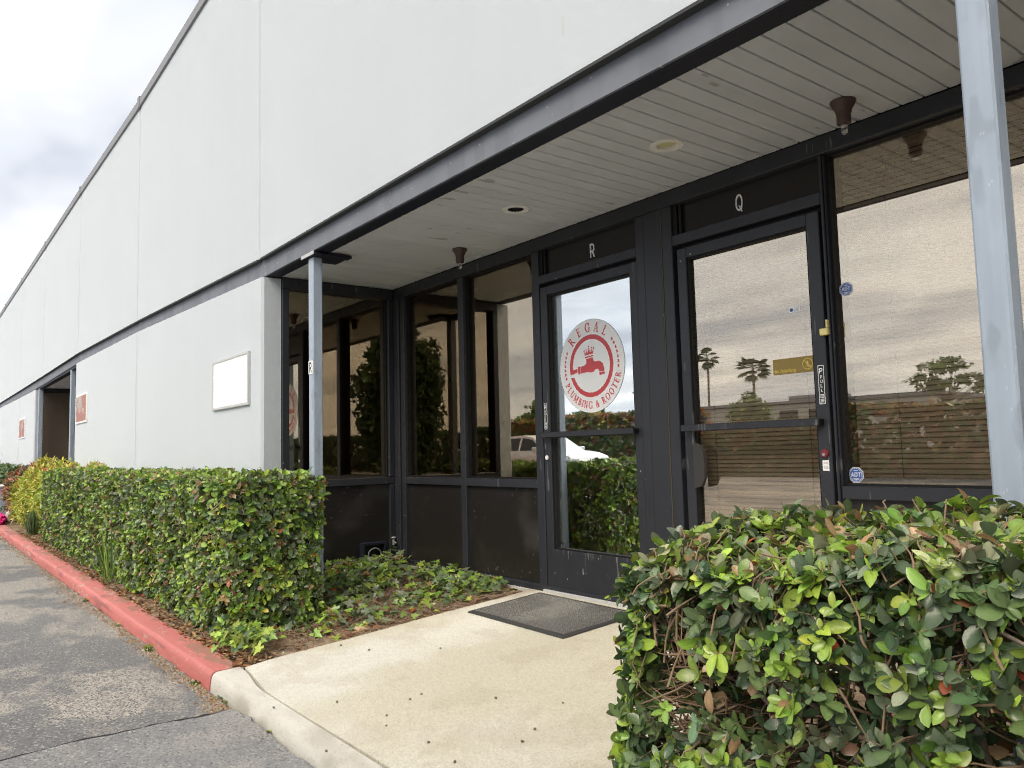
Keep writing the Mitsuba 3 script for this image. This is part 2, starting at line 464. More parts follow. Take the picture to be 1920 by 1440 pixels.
single_structure('asphalt', cat([near, lot(-60, -4.036)]), 'm_asphalt', 'worn grey asphalt lane with pale aggregate patches beside the red kerb')
xs_r = np.linspace(-4.02, -1.6, 130)
edge_r = 1.330 - 0.016 * np.abs(np.sin(xs_r * 3.3)) + jag(130, 0.009, 3)
poly = [(x, y) for x, y in zip(crack_x(ys, 1) + CRACK + jag(60, 0.004, 2), ys)][::-1] + [(8, -1.0), (8, 1.33)] + [(x, y) for x, y in zip(xs_r[::-1], edge_r[::-1])]
near = prism(sg.Polygon(poly), 0.06)
near.apply_translation((0, 0, -0.325))
single_structure('asphalt_patch', cat([near, lot(-4.036, 40)]), 'm_asphalt2', 'smoother lighter asphalt patch in front of the concrete path')

cx_ = crack_x(ys, 0) + CRACK
zig = 0.006 * rng.normal(0, 1, len(ys))
sv = np.vstack([np.column_stack([cx_ - 0.019 + zig, ys, np.full(60, -0.2705)]), np.column_stack([cx_ + 0.004, ys, np.full(60, -0.2695)]), np.column_stack([cx_ + 0.021 + zig[::-1], ys, np.full(60, -0.2775)])])
sf = []
for q in range(59):
    for o_ in (0, 60):
        sf += [(o_ + q, o_ + q + 60, o_ + q + 61), (o_ + q, o_ + q + 61, o_ + q + 1)]
single_structure('crack_seal', trimesh.Trimesh(sv, sf, process=False), 'm_tar', 'dark tar filling the long crack across the asphalt')

# kerbs
PROFILE = np.array([(1.322, -0.40), (1.331, -0.23), (1.337, -0.204), (1.346, -0.190), (1.36, -0.1825), (1.489, -0.178), (1.489, -0.40)])
PROFILE2 = np.array([(1.333, -0.40), (1.347, -0.266), (1.358, -0.232), (1.374, -0.207), (1.394, -0.193), (1.425, -0.181), (1.425, -0.40)])


def loft(profs, xs):
    vs = np.vstack([np.column_stack([np.full(len(p), x), p]) for p, x in zip(profs, xs)])
    m, k, fs = len(profs[0]), len(xs), []
    for i in range(k - 1):
        for j in range(m):
            a, b = i * m + j, i * m + (j + 1) % m
            fs += [(a, b, b + m), (a, b + m, a + m)]
    for j in range(1, m - 1):
        fs += [(0, j + 1, j), ((k - 1) * m, (k - 1) * m + j, (k - 1) * m + j + 1)]
    t = trimesh.Trimesh(vs, fs, process=False)
    return t


def kerb_run(x0, x1, fn, n):
    xs = np.linspace(x0, x1, n)
    return loft([fn(x) for x in xs], xs)


def prof_red(x):
    p = PROFILE.copy()
    w = meshkit.fbm(np.array([x * 2.1, 0, 0]), 3, 5) - 0.5
    p[:, 0] += 0.016 * w
    p[1:6, 1] += 0.012 * (meshkit.fbm(np.array([x * 1.3, 5, 0]), 3, 8) - 0.5)
    return p


def prof_grey(x):
    t = np.clip((x + 4.445) / 0.55, 0, 1)
    t = t * t * (3 - 2 * t)
    p = PROFILE * (1 - t) + PROFILE2 * t
    w = meshkit.fbm(np.array([x * 3.1, 2, 0]), 3, 5) - 0.5
    p[1:5, 0] += 0.014 * w
    return p


kr = thing('red_kerb', 'red painted concrete kerb along the hedge bed', None, kind='structure')
cuts = [-4.452, -7.5, -10.55, -13.6, -16.65, -19.7, -22.75, -60.0]
for a, b in zip(cuts[:-1], cuts[1:]):
    part(kr, 'kerb_block', kerb_run(b + 0.004, a - 0.002, prof_red, 24), 'm_red', smooth=35)
kg = thing('grey_kerb', 'unpainted grey concrete kerb at the foot of the path', None, kind='structure')
for a, b in ((-4.448, -1.42), (-1.412, 1.6), (1.61, 8.0)):
    part(kg, 'kerb_block', kerb_run(a, b, prof_grey, 40), 'm_kerb', smooth=40)


# concrete path: a ramp that climbs to the doors
def ramp_z(y):
    return -0.012 - 0.08 * np.maximum(3.50 - y, 0)


def path_front(x):
    return 1.497 - 0.062 * np.clip((x + 4.41) / 0.5, 0, 1) + 0.004 * np.sin(x * 4)


px = np.linspace(-4.41, -1.93, 30)
py = np.concatenate([np.linspace(0, 1, 14)])
vs, fs = [], []
for x in px:
    y0 = path_front(x) + 0.006
    for t in py:
        y = y0 + (3.5 - y0) * t
        e = 0.02 if t == 0 else 0
        vs.append((x + 0.006 * np.sin(y * 6 + 1) * (abs(x + 4.41) < 1e-6), y, ramp_z(y) - e * 0.3))
    vs.append((x, 3.60, -0.012))
m = len(py) + 1
for i in range(len(px) - 1):
    for j in range(m - 1):
        a = i * m + j
        fs += [(a, a + m, a + m + 1), (a, a + m + 1, a + 1)]
top = trimesh.Trimesh(np.array(vs), fs, process=False)
skirt_l = [(v[0], v[1], v[2]) for v in vs[:m]]
sv, sf = [], []
border = [vs[i * m] for i in range(len(px))][::-1] + vs[:m]
for p in border:
    sv += [p, (p[0], p[1], -0.36)]
for i in range(len(border) - 1):
    a = 2 * i
    sf += [(a, a + 1, a + 3), (a, a + 3, a + 2)]
single_structure('concrete_path', cat([top, trimesh.Trimesh(np.array(sv), sf, process=False)]), 'm_path', 'cream broom-finished concrete path ramping up to the doors')


def soil_z(x, y):
    base = -0.185 + 0.072 * (y - 1.49)
    return base + 0.03 * (meshkit.fbm(np.stack([x * 3, y * 3, x * 0], -1), 4, 3) - 0.5) + 0.012 * (meshkit.fbm(np.stack([x * 17, y * 17, x * 0], -1), 3, 4) - 0.5)


def soil_sheet(x0, x1, y0, y1, nx, ny):
    gx, gy = np.meshgrid(np.linspace(x0, x1, nx), np.linspace(y0, y1, ny), indexing='ij')
    gz = soil_z(gx, gy)
    i, j = np.meshgrid(np.arange(nx - 1), np.arange(ny - 1), indexing='ij')
    a = (i * ny + j).ravel()
    f = np.vstack([np.stack([a, a + ny, a + ny + 1], 1), np.stack([a, a + ny + 1, a + 1], 1)])
    return trimesh.Trimesh(np.stack([gx, gy, gz], -1).reshape(-1, 3), f, process=False)


single_structure('soil_bed', cat([soil_sheet(-9.0, -4.412, 1.487, 3.56, 150, 66), soil_sheet(-60, -9.0, 1.487, 2.5, 300, 12)]), 'm_soil', 'bare brown soil bed between the red kerb and the building', smooth=True)
single_structure('planting_bed', soil_sheet(-1.935, 8.0, 1.425, 3.56, 140, 40), 'm_soil', 'soil bed under the foreground hedge', smooth=True)

# ---------------------------------------------------------------- the building
B = thing('warehouse', 'long white concrete business unit building with dark storefronts and a grey band', 'building')
LEDGE = [(-60, 2.93), (-30, 2.915), (-22, 2.872), (-15.42, 2.860), (-10.92, 2.768), (-6.45, 2.640), (8, 2.642)]
BANDB = [(-60, 2.80), (-30, 2.775), (-22, 2.69), (-15.42, 2.712), (-10.92, 2.640), (-6.45, 2.490), (8, 2.490)]
LOWT = [(-60, 2.772), (-30, 2.748), (-22, 2.655), (-15.42, 2.692), (-10.92, 2.620), (-6.45, 2.474), (8, 2.474)]
ROOF = [(-60, 5.86), (-31, 5.82), (-15.2, 5.70), (-11, 5.625), (-8, 5.70), (8, 5.72)]


def at(tab, x):
    return float(np.interp(x, [t[0] for t in tab], [t[1] for t in tab]))


def hexa(x0, x1, y0, y1, zb0, zb1, zt0, zt1, cham=0.0):
    v = [(x0, y0, zb0), (x1, y0, zb1), (x1, y1, zb1), (x0, y1, zb0), (x0, y0, zt0), (x1, y0, zt1), (x1, y1, zt1), (x0, y1, zt0)]
    v = np.array(v, float)
    if cham:
        e = np.array([(x0 + cham, y0, zb0), (x1 - cham, y0, zb1), (x0 + cham, y0, zt0), (x1 - cham, y0, zt1), (x0, y0 + cham, zb0), (x1, y0 + cham, zb1), (x0, y0 + cham, zt0), (x1, y0 + cham, zt1)])
        v = np.vstack([v[[2, 3, 6, 7]], e])
    return trimesh.convex.convex_hull(v)


SEAMS = [8.0, -6.45, -10.92, -15.42, -19.9, -24.4, -28.9, -33.4, -37.9, -42.4, -46.9, -51.4, -55.9, -60.0]
g = 0.009
for b, a in zip(SEAMS[:-1], SEAMS[1:]):
    part(B, 'ledge_strip', hexa(a + 0.03, b - 0.03, 2.3045, 2.3465, at(LEDGE, a) - 0.016, at(LEDGE, b) - 0.016, at(LEDGE, a) - 0.0005, at(LEDGE, b) - 0.0005), 'm_ledge')  # thin dark-coloured strip along the underside of each upper panel
    part(B, 'upper_wall_panel', hexa(a + g, b - g, 2.31, 2.50, at(LEDGE, a), at(LEDGE, b), at(ROOF, a), at(ROOF, b), 0.012), 'm_wall')
    part(B, 'band', hexa(a + 0.002, b - 0.002, 2.347, 2.362, at(BANDB, a), at(BANDB, b), at(LEDGE, a) - 0.001, at(LEDGE, b) - 0.001), 'm_fascia')
    cz = 0.008 * math.sin(a * 3)
    part(B, 'coping', hexa(a + 0.004, b - 0.004, 2.285, 2.52, at(ROOF, a) + 0.001, at(ROOF, b) + 0.001, at(ROOF, a) + 0.115 + cz, at(ROOF, b) + 0.115 + cz), 'm_coping')
for b, a in zip(SEAMS[2:-1], SEAMS[3:]):
    part(B, 'coping_clip', box(b - 0.05, b + 0.05, 2.278, 2.3, at(ROOF, b) - 0.01, at(ROOF, b) + 0.14), 'm_coping')


def lower_panel(x0, x1, ch0, ch1):
    zt0, zt1 = at(LOWT, x0), at(LOWT, x1)
    return hexa(x0, x1, 2.31, 2.475, -0.4, -0.4, zt0, zt1, 0.02)


for a, b in ((-10.914, -6.392), (-15.56, -10.926), (-24.4, -21.15), (-28.9, -24.41), (-33.4, -28.91), (-37.9, -33.41), (-42.4, -37.91), (-46.9, -42.41), (-51.4, -46.91), (-60, -51.41)):
    part(B, 'lower_wall_panel', lower_panel(a, b, 0, 0), 'm_wall')
part(B, 'lower_wall_panel', lower_panel(4.6, 8.0, 0, 0), 'm_wall')
# hidden body: roof, back and end walls keep the light out of the rooms
part(B, 'roof', box(-60, 8, 2.4, 24, 5.45, 5.55), 'm_coping')
part(B, 'rear_wall', cat([box(-60, 8, 23.8, 24, -0.4, 5.7), box(-60, -59.8, 2.5, 24, -0.4, 5.7), box(7.8, 8, 2.5, 24, -0.4, 5.7)]), 'm_wall')

SOF = 2.492
part(B, 'beam', box(-6.39, 4.6, 2.3625, 2.468, 2.483, 2.70, 0.003), 'm_beam')
part(B, 'soffit_backing', box(-6.45, 4.6, 2.45, 3.70, 2.516, 2.54), 'm_black')
PITCH = 0.1035
x = -6.40
i = 0
while x < 4.55:
    dz = 0.0012 * math.sin(i * 12.7)
    plank = box(x + 0.0028, x + PITCH - 0.0028, 2.466, 3.545, SOF + dz, SOF + 0.022 + dz, 0.003)
    for cx, cy in ((-2.561, 3.003), (-3.814, 3.006)):         # holes for the recessed lights
        if x < cx + 0.06 and x + PITCH > cx - 0.06:
            hole = trimesh.creation.cylinder(0.0525, 0.2, 32)
            hole.apply_translation((cx, cy, SOF))
            plank = trimesh.boolean.difference([plank, hole], engine='manifold')
    part(B, 'soffit_plank', plank, 'm_soffit')
    x += PITCH
    i += 1

# posts under the beam
def post(x0, top, label=None, y0=2.36, base=-0.2):
    k = part(B, 'post', box(x0, x0 + 0.086, y0, y0 + 0.076, base, top, 0.007), 'm_post', smooth=40, label=label)
    part(k, 'cap_plate', box(x0 - 0.075, x0 + 0.16, 2.338, 2.62, top, top + 0.018, 0.003), 'm_beam')
    return k


scene_post = post(-5.547, 2.455)
post(-0.921, 2.465, 'pale blue-grey steel post nearest the viewer')
part(scene_post, 'cap_lip', box(-5.622, -5.39, 2.333, 2.338, 2.457, 2.482), 'm_alu')
part(scene_post, 'angle_clip', box(-5.50, -5.42, 2.58, 2.66, 2.468, 2.486, 0.003), 'm_beam')

# storefront
YF, YG = 3.55, 3.612


def bar(name, x0, x1, z0, z1, y0=YF, y1=3.66, b=0.004, mat='m_dark', parent=B, **kw):
    return part(parent, name, box(x0, x1, y0, y1, z0, z1, b), mat, **kw)


def pane(name, x0, x1, z0, z1, mat, parent=B, y=YG):
    v = np.array([(x0, y, z0), (x1, y, z0), (x1, y, z1), (x0, y, z1)])
    n = 6
    u, w = np.meshgrid(np.linspace(0, 1, n), np.linspace(0, 1, n), indexing='ij')
    vv = np.stack([x0 + (x1 - x0) * u, np.full_like(u, y), z0 + (z1 - z0) * w], -1).reshape(-1, 3)
    i, j = np.meshgrid(np.arange(n - 1), np.arange(n - 1), indexing='ij')
    a = (i * n + j).ravel()
    f = np.vstack([np.stack([a, a + n, a + n + 1], 1), np.stack([a, a + n + 1, a + 1], 1)])
    return part(parent, name, trimesh.Trimesh(vv, f, process=False), mat)


def beads(x0, x1, z0, z1, parent=B, w=0.012, y0=3.585):
    """glazing beads round a pane"""
    part(parent, 'glazing_bead', cat([box(x0, x0 + w, y0, YG - 0.002, z0, z1), box(x1 - w, x1, y0, YG - 0.002, z0, z1),
                                      box(x0 + w, x1 - w, y0, YG - 0.002, z0, z0 + w), box(x0 + w, x1 - w, y0, YG - 0.002, z1 - w, z1)]), 'm_gasket')


HD = 2.397
bar('header', -6.37, 4.6, HD, 2.488, 3.542, 3.66)
bar('threshold', -6.37, -3.30, -0.03, 0.028, 3.545, 3.66)
part(B, 'footing', box(-6.42, 4.6, 3.53, 3.70, -0.36, -0.013), 'm_kerb')
# corner mullions and window bays of the left unit
bar('corner_mullion', -6.40, -6.275, 0.0, HD, 3.535, 3.66)
bar('mullion', -6.27, -6.20, 0.0, HD)
bar('mullion', -5.313, -5.24, 0.0, HD)
bar('mullion', -4.345, -4.265, 0.0, HD)
for x0, x1 in ((-6.20, -5.313), (-5.24, -4.345)):
    w = part(B, 'window', box(x0, x1, YF + 0.002, 3.65, 0.697, 0.759, 0.004), 'm_dark')
    pane('glass', x0, x1, 0.759, HD, 'm_glass_dark', w)
    beads(x0, x1, 0.759, HD, w)
    part(w, 'kick_panel', box(x0, x1, 3.585, 3.62, 0.03, 0.697), 'm_panel')
# door frames
ZD = 2.130


def door(x0, x1, stile_l, stile_r, glass, zb, pull_right, label):
    d = part(B, 'door', cat([box(x0, x0 + stile_l, 3.558, 3.612, 0.008, ZD - 0.006, 0.004), box(x1 - stile_r, x1, 3.558, 3.612, 0.008, ZD - 0.006, 0.004),
                             box(x0 + stile_l, x1 - stile_r, 3.560, 3.610, 2.062, ZD - 0.006, 0.003), box(x0 + stile_l, x1 - stile_r, 3.560, 3.610, 0.008, zb, 0.003)]), 'm_dark', label=label)
    pane('glass', x0 + stile_l - 0.004, x1 - stile_r + 0.004, zb - 0.004, 2.066, glass, d, 3.594)
    t = 0.011
    part(d, 'glazing_bead', cat([box(x0 + stile_l, x0 + stile_l + t, 3.572, 3.593, zb, 2.062), box(x1 - stile_r - t, x1 - stile_r, 3.572, 3.593, zb, 2.062),
                                 box(x0 + stile_l + t, x1 - stile_r - t, 3.572, 3.593, 2.062 - t, 2.062), box(x0 + stile_l + t, x1 - stile_r - t, 3.572, 3.593, zb, zb + t)]), 'm_gasket')
    xe = x1 - 0.03
    pb = part(d, 'push_bar', box(x0 + 0.02, xe, 3.500, 3.524, 1.052, 1.090, 0.004), 'm_dark')
    part(pb, 'bracket', box(x0 + 0.021, x0 + 0.06, 3.5235, 3.559, 1.056, 1.086), 'm_dark')
    part(pb, 'bracket', box(xe - 0.04, xe - 0.002, 3.5235, 3.559, 1.056, 1.086), 'm_gasket')
    return d


DR = door(-4.262, -3.318, 0.072, 0.066, 'm_glass_mirror', 0.284, True, 'dark metal door with bright mirror-like glass')
DQ = door(-2.995, -2.086, 0.066, 0.070, 'm_glass_bronze', 0.284, True, 'dark metal door with bronze glass and a blind behind it')
for x0, x1, zt in ((-4.265, -3.315, 2.391), (-3.02, -2.066, 2.40)):
    bar('door_head', x0, x1, 2.150, 2.212)
    t = part(B, 'transom', box(x0, x1, 3.59, 3.62, 2.212, HD), 'm_transom')
    part(t, 'stop', cat([box(x0, x0 + 0.03, 3.566, 3.59, 2.212, HD), box(x0 + 0.042, x0 + 0.06, 3.57, 3.59, 2.212, HD)]), 'm_gasket')
    part(B, 'door_gasket', cat([box(x0, x1, 3.60, 3.65, 2.126, 2.150), box(x0 - 0.02, x0 + 0.004, 3.615, 3.65, 0.0, 2.126), box(x1 - 0.004, x1 + 0.02, 3.615, 3.65, 0.0, 2.126)]), 'm_gasket')
    part(B, 'sill_plate', box(x0 - 0.02, x1 + 0.02, 3.53, 3.66, -0.013, 0.006, 0.002), 'm_alu')
bar('jamb', -3.314, -3.245, 0.0, HD)
bar('pier', -3.243, -3.105, 0.0, HD, 3.548, 3.66)
bar('jamb', -3.098, -3.022, 0.0, HD)
part(B, 'weather_strip', box(-3.104, -3.099, 3.549, 3.56, 0.0, HD), 'm_strip')
bar('jamb', -2.066, -2.052, 0.0, HD)
bar('mullion', -2.050, -2.043, 0.0, HD, 3.56)
for xa, xb in ((-2.043, -0.46), (-0.39, 1.25), (1.32, 2.9), (2.97, 4.55)):
    w = part(B, 'window', box(xa, xb, YF + 0.002, 3.65, 0.697, 0.759, 0.004), 'm_dark')
    pane('glass', xa, xb, 0.759, HD, 'm_glass_bronze', w)
    beads(xa, xb, 0.759, HD, w)
    part(w, 'kick_panel', box(xa, xb, 3.585, 3.62, 0.03, 0.697), 'm_panel')
    bar('mullion', xb, xb + 0.07, 0.0, HD)
bar('threshold', -2.05, 4.6, -0.03, 0.028, 3.545, 3.66)

# wing wall with its window, at the left end of the recess
XW = -6.37


def wing(xw, y0, dz, top, name_label=None):
    xg = xw - 0.06
    def vb(ya, yb, za, zb, x0=xw - 0.1, x1=xw, b=0.004, mat='m_dark', nm='mullion', parent=B):
        return part(parent, nm, box(x0, x1, ya, yb, za, zb, b), mat)
    w = vb(y0, 3.535, 0.697 + dz, 0.759 + dz, nm='side_window')
    vb(y0, y0 + 0.06, 0.762 + dz, top)
    vb(y0, y0 + 0.06, 0.0, 0.694 + dz)
    vb(3.485, 3.534, 0.762 + dz, top)
    vb(3.485, 3.534, 0.0, 0.694 + dz)
    vb(y0, 3.535, top + 0.002, top + 0.095, nm='header')
    n = 6
    u, q = np.meshgrid(np.linspace(0, 1, n), np.linspace(0, 1, n), indexing='ij')
    vv = np.stack([np.full_like(u, xg), y0 + 0.06 + (3.485 - y0 - 0.06) * u, 0.759 + dz + (top - 0.759 - dz) * q], -1).reshape(-1, 3)
    i, j = np.meshgrid(np.arange(n - 1), np.arange(n - 1), indexing='ij')
    a = (i * n + j).ravel()
    part(w, 'glass', trimesh.Trimesh(vv, np.vstack([np.stack([a, a + n, a + n + 1], 1), np.stack([a, a + n + 1, a + 1], 1)]), process=False), 'm_glass_dark')
    part(w, 'kick_panel', box(xw - 0.065, xw - 0.03, y0 + 0.06, 3.485, -0.1, 0.697 + dz), 'm_panel')
    part(w, 'glazing_bead', cat([box(xg + 0.002, xg + 0.025, 3.473, 3.485, 0.759 + dz, top), box(xg + 0.002, xg + 0.025, y0 + 0.06, y0 + 0.072, 0.759 + dz, top)]), 'm_gasket')
    return w


wing(XW, 2.478, 0.0, 2.39)
# left bay of the next unit
bl = B
part(B, 'beam', box(-21.15, -15.56, 2.3625, 2.468, 2.66, 2.86), 'm_beam')
part(B, 'soffit', box(-21.2, -15.5, 2.45, 3.7, 2.70, 2.73), 'm_soffit')
for x0 in (-21.0, -16.52):
    part(B, 'post', box(x0, x0 + 0.1, 2.36, 2.44, -0.2, 2.675, 0.006), 'm_post', smooth=40)
part(B, 'side_panel', box(-21.25, -21.15, 2.478, 3.535, -0.1, 2.60, 0.004), 'm_brown')
part(B, 'header', box(-21.25, -21.13, 2.478, 3.535, 2.602, 2.695, 0.004), 'm_dark')
bar('header', -21.15, -15.56, 2.60, 2.695, 3.542, 3.66)
for a, b in ((-21.1, -19.3), (-19.22, -17.5), (-17.42, -15.6)):
    w = part(B, 'window', box(a, b, YF, 3.65, 0.9, 0.96, 0.004), 'm_dark')
    pane('glass', a, b, 0.96, 2.60, 'm_glass_dark', w)
    part(w, 'kick_panel', box(a, b, 3.585, 3.62, 0.0, 0.9), 'm_panel')
    bar('mullion', b, b + 0.08, 0.0, 2.6)

# rooms behind the glass (closed, so that they are dark)
def room(x0, x1, z1):
    b_ = box(x0, x1, 3.68, 11.0, -0.02, z1)
    f = b_.faces[:, ::-1][np.abs(b_.face_normals[:, 1] + 1) > 0.1]
    return trimesh.Trimesh(b_.vertices, f, process=False)


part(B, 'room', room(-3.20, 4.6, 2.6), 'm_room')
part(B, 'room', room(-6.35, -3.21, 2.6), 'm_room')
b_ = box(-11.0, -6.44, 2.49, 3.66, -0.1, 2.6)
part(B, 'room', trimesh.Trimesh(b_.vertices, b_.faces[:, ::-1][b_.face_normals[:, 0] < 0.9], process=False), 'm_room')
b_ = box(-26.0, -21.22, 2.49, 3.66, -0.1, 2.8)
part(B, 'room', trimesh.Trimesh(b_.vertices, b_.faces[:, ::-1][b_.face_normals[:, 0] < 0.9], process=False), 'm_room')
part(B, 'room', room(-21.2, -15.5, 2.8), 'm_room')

# door hardware
hp = sg.Polygon([(0, 0), (0.045, 0.012), (0.064, 0.05), (0.068, 0.12), (0.064, 0.19), (0.045, 0.232), (0, 0.245)]).buffer(0.004)
part(DQ, 'pull_handle', on_front(prism(hp, 0.022), -2.905, 3.545, 0.737), 'm_rubber')
part(DQ, 'lock', on_front(lathe([(0, 0), (0.021, 0), (0.021, 0.008), (0.017, 0.014), (0, 0.014)], 20), -2.121, 3.558, 0.917), 'm_maroon')
part(DQ, 'key_cylinder', on_front(lathe([(0, 0), (0.007, 0), (0.007, 0.004), (0, 0.004)], 14), -2.121, 3.544, 0.911), 'm_steel')
part(DR, 'key_cylinder', on_front(lathe([(0, 0), (0.016, 0), (0.015, 0.007), (0.006, 0.008), (0.005, 0.003), (0, 0.003)], 18), -4.232, 3.558, 0.914), 'm_white')
part(DQ, 'latch_guard', cat([box(-2.098, -2.056, 3.528, 3.556, 1.492, 1.527, 0.003), box(-2.062, -2.056, 3.528, 3.55, 1.528, 1.566)]), 'm_brass')


# ---------------------------------------------------------------- print and signs
def serif_glyphs():
    def st(p, q, w):
        return sg.LineString([p, q]).buffer(w / 2, cap_style=2)

    def bar_(x0, x1, y, h=0.055):
        return sg.box(x0, y - h / 2, x1, y + h / 2)

    def ring(cx, cy, rx, ry, tx, ty):
        o = sa.scale(sg.Point(cx, cy).buffer(1, 32), rx, ry)
        return o.difference(sa.scale(sg.Point(cx, cy).buffer(1, 32), rx - tx, ry - ty))

    K, N_ = 0.15, 0.07
    G = {}
    stem = lambda x: union_all([sg.box(x, 0, x + K, 1), bar_(x - 0.07, x + K + 0.07, 0.027), bar_(x - 0.07, x + K + 0.07, 0.973)])
    bowl = lambda x, y0, y1, w: ring(x, (y0 + y1) / 2, w, (y1 - y0) / 2, K, N_).intersection(sg.box(x, y0, x + w, y1))
    G['P'] = (union_all([stem(0.07), bowl(0.18, 0.43, 1.0, 0.40)]), 0.62)
    G['R'] = (union_all([stem(0.07), bowl(0.18, 0.46, 1.0, 0.38), st((0.30, 0.50), (0.66, 0.02), K), bar_(0.56, 0.78, 0.027)]), 0.74)
    G['B'] = (union_all([stem(0.07), bowl(0.18, 0.50, 1.0, 0.36), bowl(0.18, 0.0, 0.55, 0.42)]), 0.64)
    G['E'] = (union_all([stem(0.07), bar_(0.1, 0.58, 0.965, 0.07), bar_(0.1, 0.6, 0.035, 0.07), bar_(0.1, 0.48, 0.52, 0.06), sg.box(0.53, 0.82, 0.58, 1), sg.box(0.55, 0, 0.6, 0.2), sg.box(0.43, 0.42, 0.48, 0.62)]), 0.64)
    G['L'] = (union_all([stem(0.07), bar_(0.1, 0.58, 0.035, 0.07), sg.box(0.53, 0, 0.58, 0.22)]), 0.62)
    G['A'] = (union_all([st((0.10, 0), (0.40, 1), N_), st((0.40, 1), (0.70, 0), K), bar_(0.2, 0.6, 0.34, 0.06), bar_(0, 0.22, 0.027), bar_(0.56, 0.84, 0.027)]), 0.84)
    G['U'] = (union_all([sg.box(0.07, 0.3, 0.07 + K, 1), sg.box(0.58, 0.3, 0.58 + N_, 1), ring(0.36, 0.32, 0.29, 0.32, 0.12, 0.08).intersection(sg.box(0, 0, 0.7, 0.32)), bar_(0, 0.3, 0.973), bar_(0.5, 0.74, 0.973)]), 0.74)
    G['M'] = (union_all([sg.box(0.08, 0, 0.15, 1), sg.box(0.74, 0, 0.74 + K, 1), st((0.14, 1), (0.46, 0.1), K * 0.9), st((0.76, 1), (0.46, 0.1), N_), bar_(0, 0.24, 0.027), bar_(0.66, 0.96, 0.027), bar_(0.0, 0.2, 0.973), bar_(0.74, 0.96, 0.973)]), 0.98)
    G['N'] = (union_all([sg.box(0.08, 0, 0.15, 1), sg.box(0.62, 0, 0.69, 1), st((0.12, 1), (0.65, 0.03), K), bar_(0, 0.24, 0.027), bar_(0.54, 0.78, 0.973), bar_(0.0, 0.16, 0.973)]), 0.80)
    G['I'] = (stem(0.07), 0.30)
    G['O'] = (ring(0.42, 0.5, 0.42, 0.52, K, N_), 0.86)
    g_ = ring(0.42, 0.5, 0.42, 0.52, K, N_).difference(sg.Polygon([(0.42, 0.5), (1.2, 0.98), (1.2, 0.40), (0.42, 0.40)]))
    G['G'] = (union_all([g_, sg.box(0.68, 0.05, 0.68 + K * 0.8, 0.42), bar_(0.56, 0.88, 0.42), sg.box(0.74, 0.72, 0.80, 0.98)]), 0.88)
    G['T'] = (union_all([sg.box(0.30, 0, 0.30 + K, 1), bar_(0.0, 0.75, 0.965, 0.07), sg.box(0, 0.8, 0.05, 1), sg.box(0.70, 0.8, 0.75, 1), bar_(0.22, 0.53, 0.027)]), 0.76)
    G['&'] = (union_all([ring(0.32, 0.26, 0.30, 0.27, K * 0.9, N_), ring(0.36, 0.76, 0.20, 0.24, 0.09, 0.06), st((0.22, 0.70), (0.72, 0.03), K * 0.85), st((0.52, 0.14), (0.74, 0.48), N_), bar_(0.62, 0.84, 0.50)]), 0.86)
    return G


GL = serif_glyphs()


def place_glyph(ch, h, ang, rad, bottom):
    gl, w = GL[ch]
    gl = sa.translate(gl, -w / 2, 0)
    gl = sa.scale(gl, h * 0.86, h, origin=(0, 0))
    if bottom:                                            # reads along the lower arc, tops towards the centre
        gl = sa.translate(gl, 0, -rad)
        return sa.rotate(gl, ang - 270, origin=(0, 0))
    gl = sa.translate(gl, 0, rad)
    return sa.rotate(gl, ang - 90, origin=(0, 0))


R_ = 0.312
dec = thing('door_decal', 'round white decal with red crown, tap and lettering on the mirror-like door glass', 'decal')
dx, dz_ = -3.793, 1.519
part(dec, 'disc', on_front(prism(sg.Point(0, 0).buffer(R_, 48), 0.0008), dx, 3.5928, dz_), 'm_paper')
part(dec, 'outline', on_front(prism(sg.Point(0, 0).buffer(R_ + 0.0015, 48).difference(sg.Point(0, 0).buffer(R_, 48)), 0.0008), dx, 3.5928, dz_), 'm_print_black')
letters = [place_glyph(c, 0.20, a, 0.735, False) for c, a in zip('REGAL', (135.5, 115, 95, 76, 57))]
word = 'PLUMBING & ROOTER'
wid = [0.42 if c == ' ' else GL[c][1] + 0.16 for c in word]
acc, total = 0, sum(wid)
for c, w_ in zip(word, wid):
    mid = acc + w_ / 2
    acc += w_
    if c != ' ':
        letters.append(place_glyph(c, 0.155, 203 + (347 - 203) * mid / total, 0.915, True))


def zp(pts):
    return sg.Polygon([((a - 835) / 345, (700 - b) / 465) for a, b in pts])


ringp = sg.Point(0, 0).buffer(0.672, 64).difference(sg.Point(0, 0).buffer(0.572, 64))
ringp = ringp.difference(zp([(560, 766), (700, 766), (700, 797), (560, 800)]))
art = [ringp, zp([(612, 724), (688, 712), (688, 752), (612, 766)]), zp([(694, 692), (716, 692), (716, 769), (694, 769)]),
       zp([(722, 698), (772, 690), (790, 668), (788, 628), (858, 621), (861, 650), (880, 668), (905, 662), (934, 668), (960, 694), (970, 735), (973, 765), (922, 768), (918, 748), (904, 736), (882, 737), (870, 755), (838, 766), (800, 756), (722, 762)]).buffer(0.012).buffer(-0.006),
       zp([(919, 777), (978, 774), (980, 796), (922, 803)]), zp([(776, 604), (862, 594), (862, 608), (778, 619)]),
       zp([(775, 592), (766, 548), (788, 574), (790, 536), (806, 570), (818, 506), (832, 566), (848, 520), (850, 572), (870, 528), (862, 582)])]
for a, b in ((767, 546), (789, 534), (818, 504), (848, 518), (870, 526)):
    art.append(sg.Point((a - 835) / 345, (700 - b) / 465).buffer(0.018))
dashes = []
